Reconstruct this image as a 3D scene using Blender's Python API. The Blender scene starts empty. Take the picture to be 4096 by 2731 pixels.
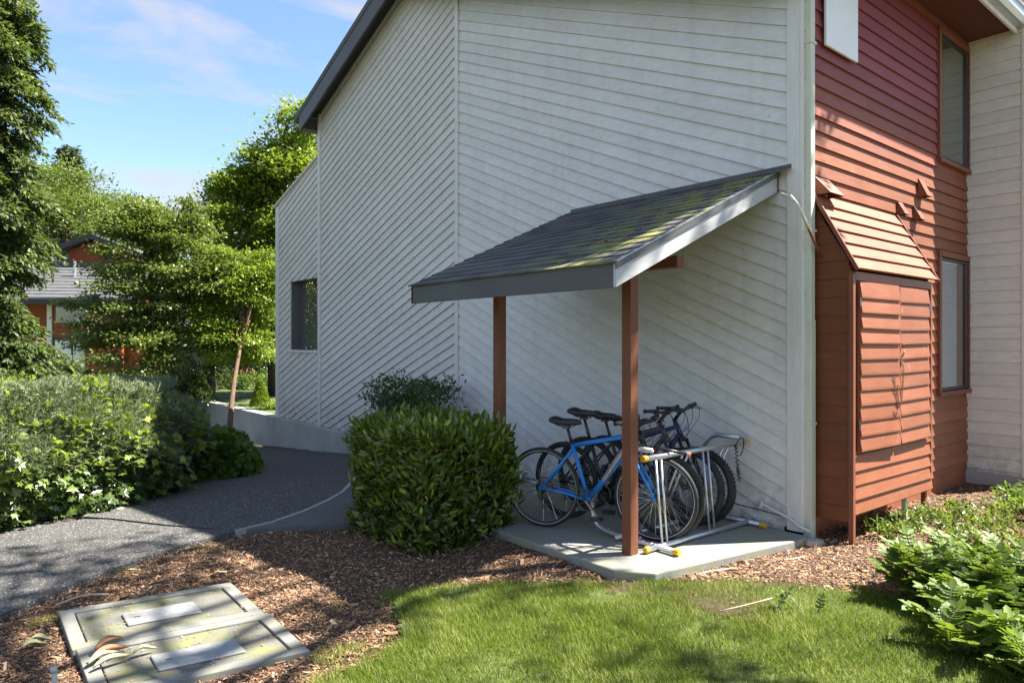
import bpy, math, random
import numpy as np
from mathutils import Vector, Matrix, noise as mnoise
R_ = math.radians
random.seed(7)
rng = np.random.default_rng(11)
scene = bpy.context.scene
COL = scene.collection

# ------------------------------------------------------------------ camera
CAM = Vector((-5.579, -2.916, 1.6))
YAW = R_(50.36)                       # heading, measured from +X
cam_data = bpy.data.cameras.new("camera")
cam_data.lens = 24.23
cam_data.sensor_width = 36.0
cam_data.clip_start = 0.05
cam_data.clip_end = 2000
cam = bpy.data.objects.new("camera", cam_data)
cam.location = CAM
cam.rotation_euler = (R_(90), 0, YAW - R_(90))
COL.objects.link(cam)
scene.camera = cam
FWD = Vector((math.cos(YAW), math.sin(YAW), 0))
RGT = Vector((math.sin(YAW), -math.cos(YAW), 0))

def at(depth, lat, z=0.0):
    """a spot in the garden, given as metres ahead of and to the right of where the photographer stands"""
    p = CAM + FWD * depth + RGT * lat
    return Vector((p.x, p.y, z))

# ------------------------------------------------------------------ sun, sky, exposure
SUN_EL = R_(53.5)
SUN_VEC = Vector((0.854, -0.520, 0)).normalized() * math.cos(SUN_EL) + Vector((0, 0, math.sin(SUN_EL)))   # towards the sun
sun_data = bpy.data.lights.new("sun", "SUN")
sun_data.energy = 5.0
sun_data.angle = R_(0.55)
sun_data.color = (1.0, 0.955, 0.88)
sun = bpy.data.objects.new("sun", sun_data)
sun.rotation_euler = SUN_VEC.to_track_quat("Z", "Y").to_euler()
sun.location = (10, -8, 20)
COL.objects.link(sun)

world = bpy.data.worlds.new("World")
scene.world = world
world.use_nodes = True
wn = world.node_tree.nodes; wl = world.node_tree.links
wn.clear()
w_out = wn.new("ShaderNodeOutputWorld")
w_bg = wn.new("ShaderNodeBackground"); w_bg.inputs[1].default_value = 0.072
sky = wn.new("ShaderNodeTexSky"); sky.sky_type = "NISHITA"; sky.sun_disc = False
sky.sun_elevation = SUN_EL
sky.sun_rotation = math.atan2(SUN_VEC.x, SUN_VEC.y)
sky.altitude = 60; sky.air_density = 1.0; sky.dust_density = 0.1; sky.ozone_density = 3.4
tc = wn.new("ShaderNodeTexCoord")
mp = wn.new("ShaderNodeMapping"); mp.inputs["Scale"].default_value = (1.5, 1.5, 5.0)
mp.inputs["Location"].default_value = (0.35, 0.2, 0.1)
n1 = wn.new("ShaderNodeTexNoise"); n1.inputs["Scale"].default_value = 2.1; n1.inputs["Detail"].default_value = 7; n1.inputs["Roughness"].default_value = 0.56; n1.inputs["Distortion"].default_value = 0.3
cr = wn.new("ShaderNodeValToRGB")
cr.color_ramp.elements[0].position = 0.46; cr.color_ramp.elements[0].color = (0, 0, 0, 1)
cr.color_ramp.elements[1].position = 0.64; cr.color_ramp.elements[1].color = (1, 1, 1, 1)
mx = wn.new("ShaderNodeMix"); mx.data_type = "RGBA"
mx.inputs[7].default_value = (2.7, 2.7, 3.0, 1)
wl.new(tc.outputs["Generated"], mp.inputs[0]); wl.new(mp.outputs[0], n1.inputs[0])
wl.new(n1.outputs[0], cr.inputs[0]); wl.new(cr.outputs[0], mx.inputs[0])
wl.new(sky.outputs[0], mx.inputs[6]); wl.new(mx.outputs[2], w_bg.inputs[0]); wl.new(w_bg.outputs[0], w_out.inputs[0])

scene.view_settings.view_transform = "Standard"
scene.view_settings.look = "None"
scene.view_settings.exposure = 2.02
scene.view_settings.gamma = 1.0
scene.view_settings.use_white_balance = True
scene.view_settings.white_balance_temperature = 6620
scene.view_settings.use_curve_mapping = False
scene.cycles.max_bounces = 8
scene.cycles.diffuse_bounces = 4
scene.cycles.transparent_max_bounces = 6
scene.cycles.use_denoising = True

# ------------------------------------------------------------------ helpers
def put(o, label=None, cat=None, group=None, kind=None):
    if label: o["label"] = label
    if cat: o["category"] = cat
    if group: o["group"] = group
    if kind: o["kind"] = kind
    return o

def thing(name, loc, label, cat, group=None, rz=0.0):
    o = bpy.data.objects.new(name, None)
    o.empty_display_size = 0.1
    o.location = loc; o.rotation_euler = (0, 0, rz)
    COL.objects.link(o)
    return put(o, label, cat, group)

def root_loc(o):
    p = Vector((0, 0, 0))
    while o is not None:
        p += o.location; o = o.parent
    return p

def link(name, me, mat, parent=None, loc=None):
    o = bpy.data.objects.new(name, me)
    if mat is not None and len(me.materials) == 0: me.materials.append(mat)
    if parent: o.parent = parent
    if loc is not None: o.location = loc
    COL.objects.link(o)
    return o

class MB:
    """collects simple shapes and links them as one mesh"""
    def __init__(s): s.v = []; s.f = []
    def add(s, vs, fs):
        n = len(s.v); s.v += [tuple(p) for p in vs]; s.f += [tuple(i + n for i in f) for f in fs]; return s
    def box(s, a, b, M=None):
        x0, y0, z0 = a; x1, y1, z1 = b
        vs = [(x0,y0,z0),(x1,y0,z0),(x1,y1,z0),(x0,y1,z0),(x0,y0,z1),(x1,y0,z1),(x1,y1,z1),(x0,y1,z1)]
        if M is not None: vs = [M @ Vector(p) for p in vs]
        return s.add(vs, [(0,3,2,1),(4,5,6,7),(0,1,5,4),(1,2,6,5),(2,3,7,6),(3,0,4,7)])
    def bar(s, a, b, w, h, up=(0, 0, 1)):
        a = Vector(a); b = Vector(b); d = (b - a).normalized(); up = Vector(up)
        x = d.cross(up).normalized(); z = x.cross(d)
        vs = [p + x * sx * w / 2 + z * sz * h / 2 for p in (a, b) for sx, sz in ((-1,-1),(1,-1),(1,1),(-1,1))]
        return s.add(vs, [(0,1,2,3),(7,6,5,4),(0,4,5,1),(1,5,6,2),(2,6,7,3),(3,7,4,0)])
    def tube(s, pts, r, n=8, caps=True):
        pts = [Vector(p) for p in pts]; k = len(pts)
        rs = r if isinstance(r, (list, tuple)) else [r] * k
        t0 = (pts[1] - pts[0]).normalized()
        u = t0.orthogonal().normalized(); vs = []; prev = t0
        for i, p in enumerate(pts):
            if i == 0: t = t0
            elif i == k - 1: t = (pts[i] - pts[i-1]).normalized()
            else: t = ((pts[i+1] - pts[i]).normalized() + (pts[i] - pts[i-1]).normalized()).normalized()
            q = prev.rotation_difference(t); u = q @ u; u = (u - t * u.dot(t)).normalized(); prev = t
            w = t.cross(u)
            for j in range(n):
                a = 2 * math.pi * j / n
                vs.append(p + (u * math.cos(a) + w * math.sin(a)) * rs[i])
        fs = [(i*n+j, i*n+(j+1)%n, (i+1)*n+(j+1)%n, (i+1)*n+j) for i in range(k-1) for j in range(n)]
        if caps: fs += [tuple(range(n-1, -1, -1)), tuple((k-1)*n + j for j in range(n))]
        return s.add(vs, fs)
    def torus(s, c, R, r, ax=(0, 1, 0), n=40, m=8, sy=1.0):
        ax = Vector(ax).normalized(); u = ax.orthogonal().normalized(); w = ax.cross(u); c = Vector(c); vs = []
        for i in range(n):
            a = 2*math.pi*i/n; d = u*math.cos(a) + w*math.sin(a)
            for j in range(m):
                b = 2*math.pi*j/m
                vs.append(c + d*(R + r*math.cos(b)) + ax*(r*sy*math.sin(b)))
        fs = [(i*m+j, ((i+1)%n)*m+j, ((i+1)%n)*m+(j+1)%m, i*m+(j+1)%m) for i in range(n) for j in range(m)]
        return s.add(vs, fs)
    def disc(s, c, r, t, ax=(0, 1, 0), n=20):
        c = Vector(c); ax = Vector(ax).normalized()
        return s.tube([c - ax*t/2, c + ax*t/2], r, n)
    def prism(s, poly, off):
        """poly: list of 3d points, off: extrusion vector"""
        n = len(poly); off = Vector(off)
        vs = [Vector(p) for p in poly] + [Vector(p) + off for p in poly]
        return s.add(vs, [tuple(range(n-1, -1, -1)), tuple(range(n, 2*n))] + [(i, (i+1)%n, n+(i+1)%n, n+i) for i in range(n)])
    def build(s, name, mat, parent=None, smooth=False, bevel=0, world=True):
        me = bpy.data.meshes.new(name)
        off = root_loc(parent) if (parent is not None and world) else Vector((0, 0, 0))
        me.from_pydata([Vector(p) - off for p in s.v], [], s.f)
        if smooth:
            me.polygons.foreach_set("use_smooth", [True] * len(me.polygons))
        o = link(name, me, mat, parent)
        if bevel:
            md = o.modifiers.new("bevel", "BEVEL"); md.width = bevel; md.segments = 2; md.limit_method = "ANGLE"; md.angle_limit = R_(40)
        return o

def clip(poly, half):
    """clip a 2d polygon by a*x+b*y<=c"""
    a, b, c = half; out = []
    for i in range(len(poly)):
        p = poly[i]; q = poly[(i+1) % len(poly)]
        dp = a*p[0]+b*p[1]-c; dq = a*q[0]+b*q[1]-c
        if dp <= 0: out.append(p)
        if (dp < 0 < dq) or (dq < 0 < dp):
            t = dp/(dp-dq); out.append((p[0]+(q[0]-p[0])*t, p[1]+(q[1]-p[1])*t))
    return out

def np_mesh(name, V, F, mat, parent=None, rnd=None, smooth=False, kind=None):
    """V (n,3), F (m,k) all faces the same size"""
    if parent is not None:
        off = root_loc(parent); V = V - np.array([off.x, off.y, off.z])
    me = bpy.data.meshes.new(name)
    k = F.shape[1]
    me.vertices.add(len(V)); me.vertices.foreach_set("co", V.astype(np.float32).ravel())
    me.loops.add(F.size); me.loops.foreach_set("vertex_index", F.astype(np.int32).ravel())
    me.polygons.add(len(F)); me.polygons.foreach_set("loop_start", np.arange(0, F.size, k, dtype=np.int32))
    me.polygons.foreach_set("loop_total", np.full(len(F), k, dtype=np.int32))
    if smooth: me.polygons.foreach_set("use_smooth", np.ones(len(F), dtype=bool))
    me.update(calc_edges=True)
    if rnd is not None:
        at_ = me.attributes.new("rnd", "FLOAT", "POINT"); at_.data.foreach_set("value", rnd.astype(np.float32))
    o = link(name, me, mat, parent)
    if kind: o["kind"] = kind
    return o

def nrm(a): return a / np.maximum(np.linalg.norm(a, axis=1, keepdims=True), 1e-9)

def scatter(name, tmpl, pos, ydir, up, size, mat, parent=None, rnd=None, kind="stuff", wid=None):
    """one mesh holding a copy of the small template (verts, faces) at every position"""
    tv, tf = tmpl; tv = np.array(tv, float); tf = np.array(tf, int)
    n = len(pos); y = nrm(ydir); x = nrm(np.cross(y, up)); z = np.cross(x, y)
    size = np.broadcast_to(np.asarray(size, float), (n,)); wid = size if wid is None else wid
    V = pos[:, None, :] + tv[None, :, 0:1]*x[:, None, :]*wid[:, None, None] + tv[None, :, 1:2]*y[:, None, :]*size[:, None, None] + tv[None, :, 2:3]*z[:, None, :]*size[:, None, None]
    F = tf[None] + (np.arange(n)*len(tv))[:, None, None]
    if rnd is None: rnd = rng.random(n)
    return np_mesh(name, V.reshape(-1, 3), F.reshape(-1, tf.shape[1]), mat, parent, np.repeat(rnd, len(tv)), kind=kind)

# leaf templates, length along +y, unit length
LEAF = ([(0,0,0),(-.2,.35,.05),(0,.4,-.02),(.2,.35,.05),(-.13,.75,.02),(0,.75,-.05),(.13,.75,.02),(0,1,-.1)],
        [(0,2,1),(0,3,2),(1,2,5),(1,5,4),(2,3,6),(2,6,5),(4,5,7),(5,6,7)])
LEAF2 = ([(0,0,0),(-.25,.5,.05),(.25,.5,.05),(0,1,-.08)], [(0,2,1),(1,2,3)])
IVY = ([(0,0,0),(-.5,.12,.03),(-.28,.38,0),(-.42,.72,-.05),(-.12,.68,0),(0,1.05,-.1),(.12,.68,0),(.42,.72,-.05),(.28,.38,0),(.5,.12,.03),(0,.35,.05)],
       [(10,0,1),(10,1,2),(10,2,3),(10,3,4),(10,4,5),(10,5,6),(10,6,7),(10,7,8),(10,8,9),(10,9,0)])
NEEDLE = ([(-.5,0,0),(.5,0,0),(0,1,0)], [(0,1,2)])
CHIP = ([(-.5,0,0),(.5,0.05,0.02),(.4,1,0),(-.45,.93,.03)], [(0,1,2),(0,2,3)])
BLADE = ([(-.5,0,0),(.5,0,0),(-.38,.5,-.05),(.38,.5,-.05),(0,1,-.28)], [(0,1,3),(0,3,2),(2,3,4)])
# ------------------------------------------------------------------ materials
def new_mat(name):
    m = bpy.data.materials.new(name); m.use_nodes = True
    nt = m.node_tree; b = nt.nodes["Principled BSDF"]  # tone lightens with height: sunlight on the top leaves put into their colour
    return m, nt, nt.nodes, nt.links, b

def rgb(c): return (c[0], c[1], c[2], 1)

def coords(N, L, scale=(1, 1, 1), kind="pos"):
    mp = N.new("ShaderNodeMapping"); mp.inputs["Scale"].default_value = scale
    if kind == "pos":
        g = N.new("ShaderNodeNewGeometry"); L.new(g.outputs["Position"], mp.inputs[0])
    else:
        g = N.new("ShaderNodeTexCoord"); L.new(g.outputs["Object"], mp.inputs[0])
    return mp.outputs[0]

def noise(N, L, vec, scale, detail=4, rough=0.55, dist=0.0):
    n = N.new("ShaderNodeTexNoise"); n.inputs["Scale"].default_value = scale; n.inputs["Detail"].default_value = detail
    n.inputs["Roughness"].default_value = rough; n.inputs["Distortion"].default_value = dist
    L.new(vec, n.inputs[0]); return n.outputs[0]

def ramp(N, L, fac, stops):
    r = N.new("ShaderNodeValToRGB"); e = r.color_ramp.elements
    while len(e) < len(stops): e.new(0.5)
    for el, (p, c) in zip(e, stops):
        el.position = p; el.color = rgb(c) if not isinstance(c, float) else (c, c, c, 1)
    L.new(fac, r.inputs[0]); return r.outputs[0]

def mixc(N, L, fac, a, b, mode="MIX"):
    m = N.new("ShaderNodeMix"); m.data_type = "RGBA"; m.blend_type = mode
    if isinstance(fac, float): m.inputs[0].default_value = fac
    else: L.new(fac, m.inputs[0])
    for i, s in ((6, a), (7, b)):
        if isinstance(s, tuple): m.inputs[i].default_value = rgb(s)
        else: L.new(s, m.inputs[i])
    return m.outputs[2]

def bump(N, L, b, h, strength=0.3, dist=0.01):
    bp = N.new("ShaderNodeBump"); bp.inputs["Strength"].default_value = strength; bp.inputs["Distance"].default_value = dist
    L.new(h, bp.inputs["Height"]); L.new(bp.outputs[0], b.inputs["Normal"])

def objrand(N, L, lo, hi):
    oi = N.new("ShaderNodeObjectInfo"); mr = N.new("ShaderNodeMapRange")
    mr.inputs[3].default_value = lo; mr.inputs[4].default_value = hi
    L.new(oi.outputs["Random"], mr.inputs[0]); return mr.outputs[0]

def scale_col(N, L, col, fac):
    v = N.new("ShaderNodeVectorMath"); v.operation = "SCALE"
    L.new(col, v.inputs[0]); L.new(fac, v.inputs["Scale"]); return v.outputs[0]

def plain(name, c, rough=0.5, metal=0.0, var=0.12, sc=8.0, bs=0.1, spec=0.5):
    m, nt, N, L, b = new_mat(name)
    co = coords(N, L)
    n = noise(N, L, co, sc, 5)
    col = ramp(N, L, n, [(0.3, tuple(x*(1-var) for x in c)), (0.7, tuple(min(1, x*(1+var)) for x in c))])
    L.new(col, b.inputs["Base Color"]); b.inputs["Roughness"].default_value = rough; b.inputs["Metallic"].default_value = metal
    b.inputs["Specular IOR Level"].default_value = spec
    bump(N, L, b, noise(N, L, co, sc*12, 3), bs, 0.004)
    return m

def painted_wood(name, c, c2, grain=(1, 1, 1), rough=0.6, wear=None, rv=0.06, bs=0.35, high=None, splash=False):
    """opaque stain or paint on sawn boards: broad blotches, fine grain along the board, each board its own tone"""
    m, nt, N, L, b = new_mat(name)
    co = coords(N, L); cg = coords(N, L, grain)
    big = noise(N, L, co, 1.6, 6, 0.62)
    fine = noise(N, L, cg, 22, 6, 0.65, 0.4)
    col = mixc(N, L, ramp(N, L, big, [(0.32, 0.0), (0.68, 1.0)]), c, c2)
    col = mixc(N, L, ramp(N, L, fine, [(0.35, 0.0), (0.75, 0.32)]), col, tuple(x*0.55 for x in c))
    if wear:
        w = ramp(N, L, noise(N, L, co, 5.5, 8, 0.7), [(0.60, 0.0), (0.70, 1.0)])
        wm = N.new("ShaderNodeMath"); wm.operation = "MULTIPLY"; wm.inputs[1].default_value = 0.55
        L.new(w, wm.inputs[0])
        col = mixc(N, L, wm.outputs[0], col, wear)
    if high is not None:      # shade below the eave put into the colour as a crimson tint
        sp = N.new("ShaderNodeSeparateXYZ"); L.new(co, sp.inputs[0]); mr = N.new("ShaderNodeMapRange")
        mr.inputs[1].default_value = 3.3; mr.inputs[2].default_value = 4.3; mr.inputs[4].default_value = 0.85; L.new(sp.outputs[2], mr.inputs[0])
        col = mixc(N, L, mr.outputs[0], col, high)
    if splash:                # soil splashed on the lowest boards, faint run-off streaks above
        sp = N.new("ShaderNodeSeparateXYZ"); L.new(co, sp.inputs[0]); mr = N.new("ShaderNodeMapRange")
        mr.inputs[1].default_value = 0.55; mr.inputs[2].default_value = 0.0; L.new(sp.outputs[2], mr.inputs[0])
        dn = ramp(N, L, noise(N, L, co, 9, 7, 0.75), [(0.42, 0.0), (0.68, 0.8)])
        mu = N.new("ShaderNodeMath"); mu.operation = "MULTIPLY"; L.new(mr.outputs[0], mu.inputs[0]); L.new(dn, mu.inputs[1])
        col = mixc(N, L, mu.outputs[0], col, (0.20, 0.18, 0.14))
        st = ramp(N, L, noise(N, L, coords(N, L, (1, 1, .07)), 7, 5, 0.7), [(0.50, 0.0), (0.78, 0.22)])
        col = mixc(N, L, st, col, (0.33, 0.33, 0.29))
        ns = N.new("ShaderNodeTexVoronoi"); ns.inputs["Scale"].default_value = 2.6; L.new(co, ns.inputs[0])
        col = mixc(N, L, ramp(N, L, ns.outputs["Distance"], [(0.0, 0.75), (0.028, 0.0)]), col, (0.10, 0.09, 0.08))
    col = scale_col(N, L, col, objrand(N, L, 1-rv, 1+rv))
    L.new(col, b.inputs["Base Color"])
    b.inputs["Roughness"].default_value = rough; b.inputs["Specular IOR Level"].default_value = 0.3
    bump(N, L, b, fine, bs, 0.004)
    return m

def leaf_mat(name, dark, light, tip=None, rough=0.4, trans=0.35, spec=0.4):
    m, nt, N, L, b = new_mat(name)
    a = N.new("ShaderNodeAttribute"); a.attribute_name = "rnd"
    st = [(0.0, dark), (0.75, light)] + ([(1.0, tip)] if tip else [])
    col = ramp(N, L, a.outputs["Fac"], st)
    co = coords(N, L)
    v = noise(N, L, co, 1.3, 3)
    col = mixc(N, L, ramp(N, L, v, [(0.3, 0.0), (0.7, 0.35)]), col, dark)
    L.new(col, b.inputs["Base Color"]); b.inputs["Roughness"].default_value = rough
    b.inputs["Specular IOR Level"].default_value = spec
    t = N.new("ShaderNodeBsdfTranslucent")
    tcol = mixc(N, L, 0.5, col, (0.30, 0.42, 0.03)); L.new(tcol, t.inputs[0])
    ms = N.new("ShaderNodeMixShader"); ms.inputs[0].default_value = trans
    L.new(b.outputs[0], ms.inputs[1]); L.new(t.outputs[0], ms.inputs[2])
    L.new(ms.outputs[0], N["Material Output"].inputs[0])
    return m

def leaf_obj_mat(name, dark, light, rough=0.35, trans=0.3):
    """the same leaf for single-leaf objects: tone from the object's own random number"""
    m = leaf_mat(name, dark, light, None, rough, trans)
    N = m.node_tree.nodes; L = m.node_tree.links
    at_ = [n for n in N if n.type == "ATTRIBUTE"][0]
    oi = N.new("ShaderNodeObjectInfo")
    for l in list(at_.outputs["Fac"].links): L.new(oi.outputs["Random"], l.to_socket)
    return m

def bark(name, c, sc=14):
    m, nt, N, L, b = new_mat(name)
    co = coords(N, L, (1, 1, 0.25))
    n = noise(N, L, co, sc, 7, 0.7, 0.5)
    L.new(ramp(N, L, n, [(0.3, tuple(x*0.5 for x in c)), (0.7, tuple(x*1.3 for x in c))]), b.inputs["Base Color"])
    b.inputs["Roughness"].default_value = 0.9; bump(N, L, b, n, 0.7, 0.02)
    return m

def metal(name, c, rough=0.35, met=1.0):
    m, nt, N, L, b = new_mat(name)
    co = coords(N, L); n = noise(N, L, co, 30, 5, 0.7)
    L.new(ramp(N, L, n, [(0.3, tuple(x*0.82 for x in c)), (0.7, c)]), b.inputs["Base Color"])
    b.inputs["Metallic"].default_value = met
    L.new(ramp(N, L, n, [(0.3, rough*0.8), (0.7, min(1.0, rough*1.35))]), b.inputs["Roughness"])
    return m

M = {}
G = (0.45, 0.45, 0.44)
M["grey_siding"] = painted_wood("grey_siding", (0.66, 0.635, 0.60), (0.71, 0.685, 0.65), (1, .35, 1), 0.62, None, 0.045, 0.25, None, True)
M["grey_trim"] = painted_wood("grey_trim", (0.68, 0.655, 0.615), (0.73, 0.70, 0.66), (1, 1, .12), 0.55, None, 0.02, 0.12)
M["olive_trim"] = painted_wood("olive_trim", (0.56, 0.57, 0.46), (0.62, 0.63, 0.52), (1, 1, .12), 0.5, None, 0.02, 0.1)
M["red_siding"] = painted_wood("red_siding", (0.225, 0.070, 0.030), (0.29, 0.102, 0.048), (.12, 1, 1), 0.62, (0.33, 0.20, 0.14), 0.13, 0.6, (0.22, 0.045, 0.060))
M["red_shaded_side"] = painted_wood("red_shaded_side", (0.155, 0.048, 0.018), (0.19, 0.064, 0.024), (1, .12, 1), 0.62, None, 0.08, 0.4)  # darker copy of the cabinet red, with the side's shade put into the colour
M["red_trim"] = painted_wood("red_trim", (0.19, 0.062, 0.034), (0.24, 0.085, 0.045), (1, 1, .1), 0.55, None, 0.05, 0.3)
M["post_wood"] = painted_wood("post_wood", (0.17, 0.058, 0.028), (0.23, 0.09, 0.046), (1, 1, .06), 0.6, None, 0.03, 0.5)
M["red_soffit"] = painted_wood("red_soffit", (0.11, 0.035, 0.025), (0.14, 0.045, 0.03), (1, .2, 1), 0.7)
M["dark_fascia"] = painted_wood("dark_fascia", (0.085, 0.085, 0.085), (0.105, 0.105, 0.105), (1, .1, 1), 0.5, None, 0.03, 0.15)
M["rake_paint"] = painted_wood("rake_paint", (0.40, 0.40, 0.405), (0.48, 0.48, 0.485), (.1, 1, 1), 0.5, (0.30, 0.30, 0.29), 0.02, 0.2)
M["roof_underside"] = painted_wood("roof_underside", (0.12, 0.12, 0.085), (0.15, 0.15, 0.11), (1, .15, 1), 0.8)
M["white_paint"] = plain("white_paint", (0.80, 0.80, 0.80), 0.45, var=0.03)
M["stub_plastic"] = plain("stub_plastic", (0.45, 0.44, 0.42), 0.5)
M["galvanised"] = metal("galvanised", (0.62, 0.63, 0.65), 0.38, 0.85)
M["steel"] = metal("steel", (0.55, 0.55, 0.56), 0.25)
M["dark_steel"] = metal("dark_steel", (0.12, 0.12, 0.125), 0.4)
M["rusty_chain"] = plain("rusty_chain", (0.16, 0.09, 0.05), 0.7, 0.3)
M["yellow_cap"] = plain("yellow_cap", (0.62, 0.36, 0.03), 0.4, var=0.08)
M["orange_tip"] = plain("orange_tip", (0.85, 0.22, 0.08), 0.4, var=0.08)
M["rubber"] = plain("rubber", (0.022, 0.022, 0.023), 0.75, var=0.3, bs=0.4)
M["black_plastic"] = plain("black_plastic", (0.02, 0.02, 0.02), 0.45, var=0.2)
M["saddle_skin"] = plain("saddle_skin", (0.025, 0.025, 0.027), 0.5, var=0.2)
M["blue_paint"] = plain("blue_paint", (0.015, 0.20, 0.60), 0.28, var=0.06, bs=0.0)
M["black_paint"] = plain("black_paint", (0.018, 0.018, 0.02), 0.25, var=0.1, bs=0.0)
M["charcoal_paint"] = plain("charcoal_paint", (0.055, 0.05, 0.052), 0.35, var=0.1, bs=0.0)
M["red_paint"] = plain("red_paint", (0.35, 0.012, 0.03), 0.3, var=0.1, bs=0.0)
M["purple_frame"] = plain("purple_frame", (0.035, 0.03, 0.12), 0.3, var=0.1, bs=0.0)
M["reflective"] = plain("reflective", (0.75, 0.75, 0.76), 0.3, var=0.03)
M["rock"] = plain("rock", (0.33, 0.31, 0.28), 0.9, var=0.25, sc=6, bs=0.5)
M["dark_glass"] = None

def glass(name, c, rough=0.03):
    m, nt, N, L, b = new_mat(name)
    co = coords(N, L); n = noise(N, L, co, 1.2, 2)
    L.new(ramp(N, L, n, [(0.3, tuple(x*0.7 for x in c)), (0.7, c)]), b.inputs["Base Color"])
    b.inputs["Roughness"].default_value = rough; b.inputs["Specular IOR Level"].default_value = 0.9
    b.inputs["Coat Weight"].default_value = 0.6; b.inputs["Coat Roughness"].default_value = 0.02
    return m
M["dark_glass"] = glass("dark_glass", (0.07, 0.08, 0.06))
def clear_glass(name):
    m, nt, N, L, b = new_mat(name)
    t = N.new("ShaderNodeBsdfTransparent"); t.inputs[0].default_value = (0.96, 0.97, 0.96, 1)
    g = N.new("ShaderNodeBsdfGlossy"); g.inputs["Roughness"].default_value = 0.02
    fr = N.new("ShaderNodeFresnel"); fr.inputs[0].default_value = 1.55
    mr = N.new("ShaderNodeMath"); mr.operation = "MULTIPLY_ADD"; mr.inputs[1].default_value = 1.6; mr.inputs[2].default_value = 0.03
    ms = N.new("ShaderNodeMixShader")
    L.new(fr.outputs[0], mr.inputs[0]); L.new(mr.outputs[0], ms.inputs[0]); L.new(t.outputs[0], ms.inputs[1]); L.new(g.outputs[0], ms.inputs[2])
    L.new(ms.outputs[0], N["Material Output"].inputs[0])
    return m
M["clear_glass"] = clear_glass("clear_glass")

def concrete(name, c, speck=0.5, moss=None, sc=1.0, pebble=0.0, bs=0.4):
    m, nt, N, L, b = new_mat(name)
    co = coords(N, L)
    big = noise(N, L, co, 1.4*sc, 6, 0.65); fine = noise(N, L, co, 160*sc, 3, 0.7)
    col = ramp(N, L, big, [(0.3, tuple(x*0.78 for x in c)), (0.7, tuple(x*1.12 for x in c))])
    col = mixc(N, L, ramp(N, L, fine, [(0.42, 0.0), (0.62, speck)]), col, tuple(x*0.45 for x in c))
    if pebble:
        vo = N.new("ShaderNodeTexVoronoi"); vo.inputs["Scale"].default_value = 60; L.new(co, vo.inputs[0])
        pc = ramp(N, L, vo.outputs["Color"], [(0.2, (0.045, 0.043, 0.042)), (0.5, (0.10, 0.096, 0.092)), (0.80, (0.22, 0.21, 0.19)), (0.95, (0.46, 0.44, 0.41))])
        edge = ramp(N, L, vo.outputs["Distance"], [(0.25, 1.0), (0.62, 0.0)])
        col = mixc(N, L, edge, tuple(x*0.42 for x in c), pc)
        bump(N, L, b, edge, 0.8, 0.006)
    else:
        bump(N, L, b, fine, bs, 0.003)
    if moss:
        w = ramp(N, L, noise(N, L, co, 3.2, 7, 0.7, 0.4), [(0.46, 0.0), (0.60, 0.85)])
        col = mixc(N, L, w, col, moss)
    L.new(col, b.inputs["Base Color"]); b.inputs["Roughness"].default_value = 0.88; b.inputs["Specular IOR Level"].default_value = 0.25
    return m
M["slab"] = concrete("slab_concrete", (0.30, 0.295, 0.27), 0.6, (0.25, 0.255, 0.16), 0.55)
M["foundation"] = concrete("foundation_concrete", (0.42, 0.42, 0.40), 0.25)
M["smooth_path"] = concrete("smooth_path_concrete", (0.14, 0.14, 0.14), 0.8)
M["strip"] = concrete("strip_concrete", (0.36, 0.36, 0.35), 0.35)
M["aggregate"] = concrete("exposed_aggregate", (0.20, 0.195, 0.19), 0.4, None, 1.0, 1.0)
M["lid"] = concrete("lid_concrete", (0.19, 0.185, 0.16), 0.85, (0.19, 0.195, 0.085), 1.3, bs=0.9)
M["lid_frame"] = concrete("lid_frame_concrete", (0.23, 0.23, 0.215), 0.7, (0.20, 0.20, 0.15), 1.5)

def mulch_mat():
    m, nt, N, L, b = new_mat("bark_mulch_soil")
    co = coords(N, L, (1, 1, 1)); n = noise(N, L, co, 60, 6, 0.75, 1.0); g = noise(N, L, co, 2.2, 4)
    col = ramp(N, L, n, [(0.3, (0.035, 0.022, 0.015)), (0.55, (0.12, 0.07, 0.045)), (0.75, (0.25, 0.155, 0.10))])
    col = mixc(N, L, ramp(N, L, g, [(0.35, 0.0), (0.7, 0.4)]), col, (0.05, 0.035, 0.025))
    L.new(col, b.inputs["Base Color"]); b.inputs["Roughness"].default_value = 0.95
    bump(N, L, b, n, 1.0, 0.02)
    return m
M["mulch"] = mulch_mat()
M["chips"] = None
def chips_mat():
    m, nt, N, L, b = new_mat("bark_chips")
    a = N.new("ShaderNodeAttribute"); a.attribute_name = "rnd"
    L.new(ramp(N, L, a.outputs["Fac"], [(0.0, (0.04, 0.022, 0.014)), (0.4, (0.20, 0.098, 0.044)), (0.75, (0.38, 0.215, 0.11)), (1.0, (0.50, 0.34, 0.22))]), b.inputs["Base Color"])
    b.inputs["Roughness"].default_value = 0.85
    return m
M["chips"] = chips_mat()
def ground_mat(name, a, c, sc=6):
    m, nt, N, L, b = new_mat(name)
    co = coords(N, L); n = noise(N, L, co, sc, 7, 0.7)
    L.new(ramp(N, L, n, [(0.35, a), (0.65, c)]), b.inputs["Base Color"]); b.inputs["Roughness"].default_value = 0.95
    bump(N, L, b, noise(N, L, co, sc*9, 4), 0.6, 0.03)
    return m
M["turf"] = ground_mat("turf_soil", (0.06, 0.085, 0.02), (0.12, 0.15, 0.035), 9)
M["far_grass"] = ground_mat("far_lawn_grass", (0.045, 0.075, 0.015), (0.085, 0.12, 0.03), 1.2)
M["earth"] = ground_mat("earth", (0.05, 0.055, 0.025), (0.09, 0.08, 0.045), 1.5)
M["blade"] = leaf_mat("grass_blades", (0.055, 0.09, 0.010), (0.22, 0.275, 0.028), (0.45, 0.45, 0.14), 0.5, 0.4, 0.25)
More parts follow.
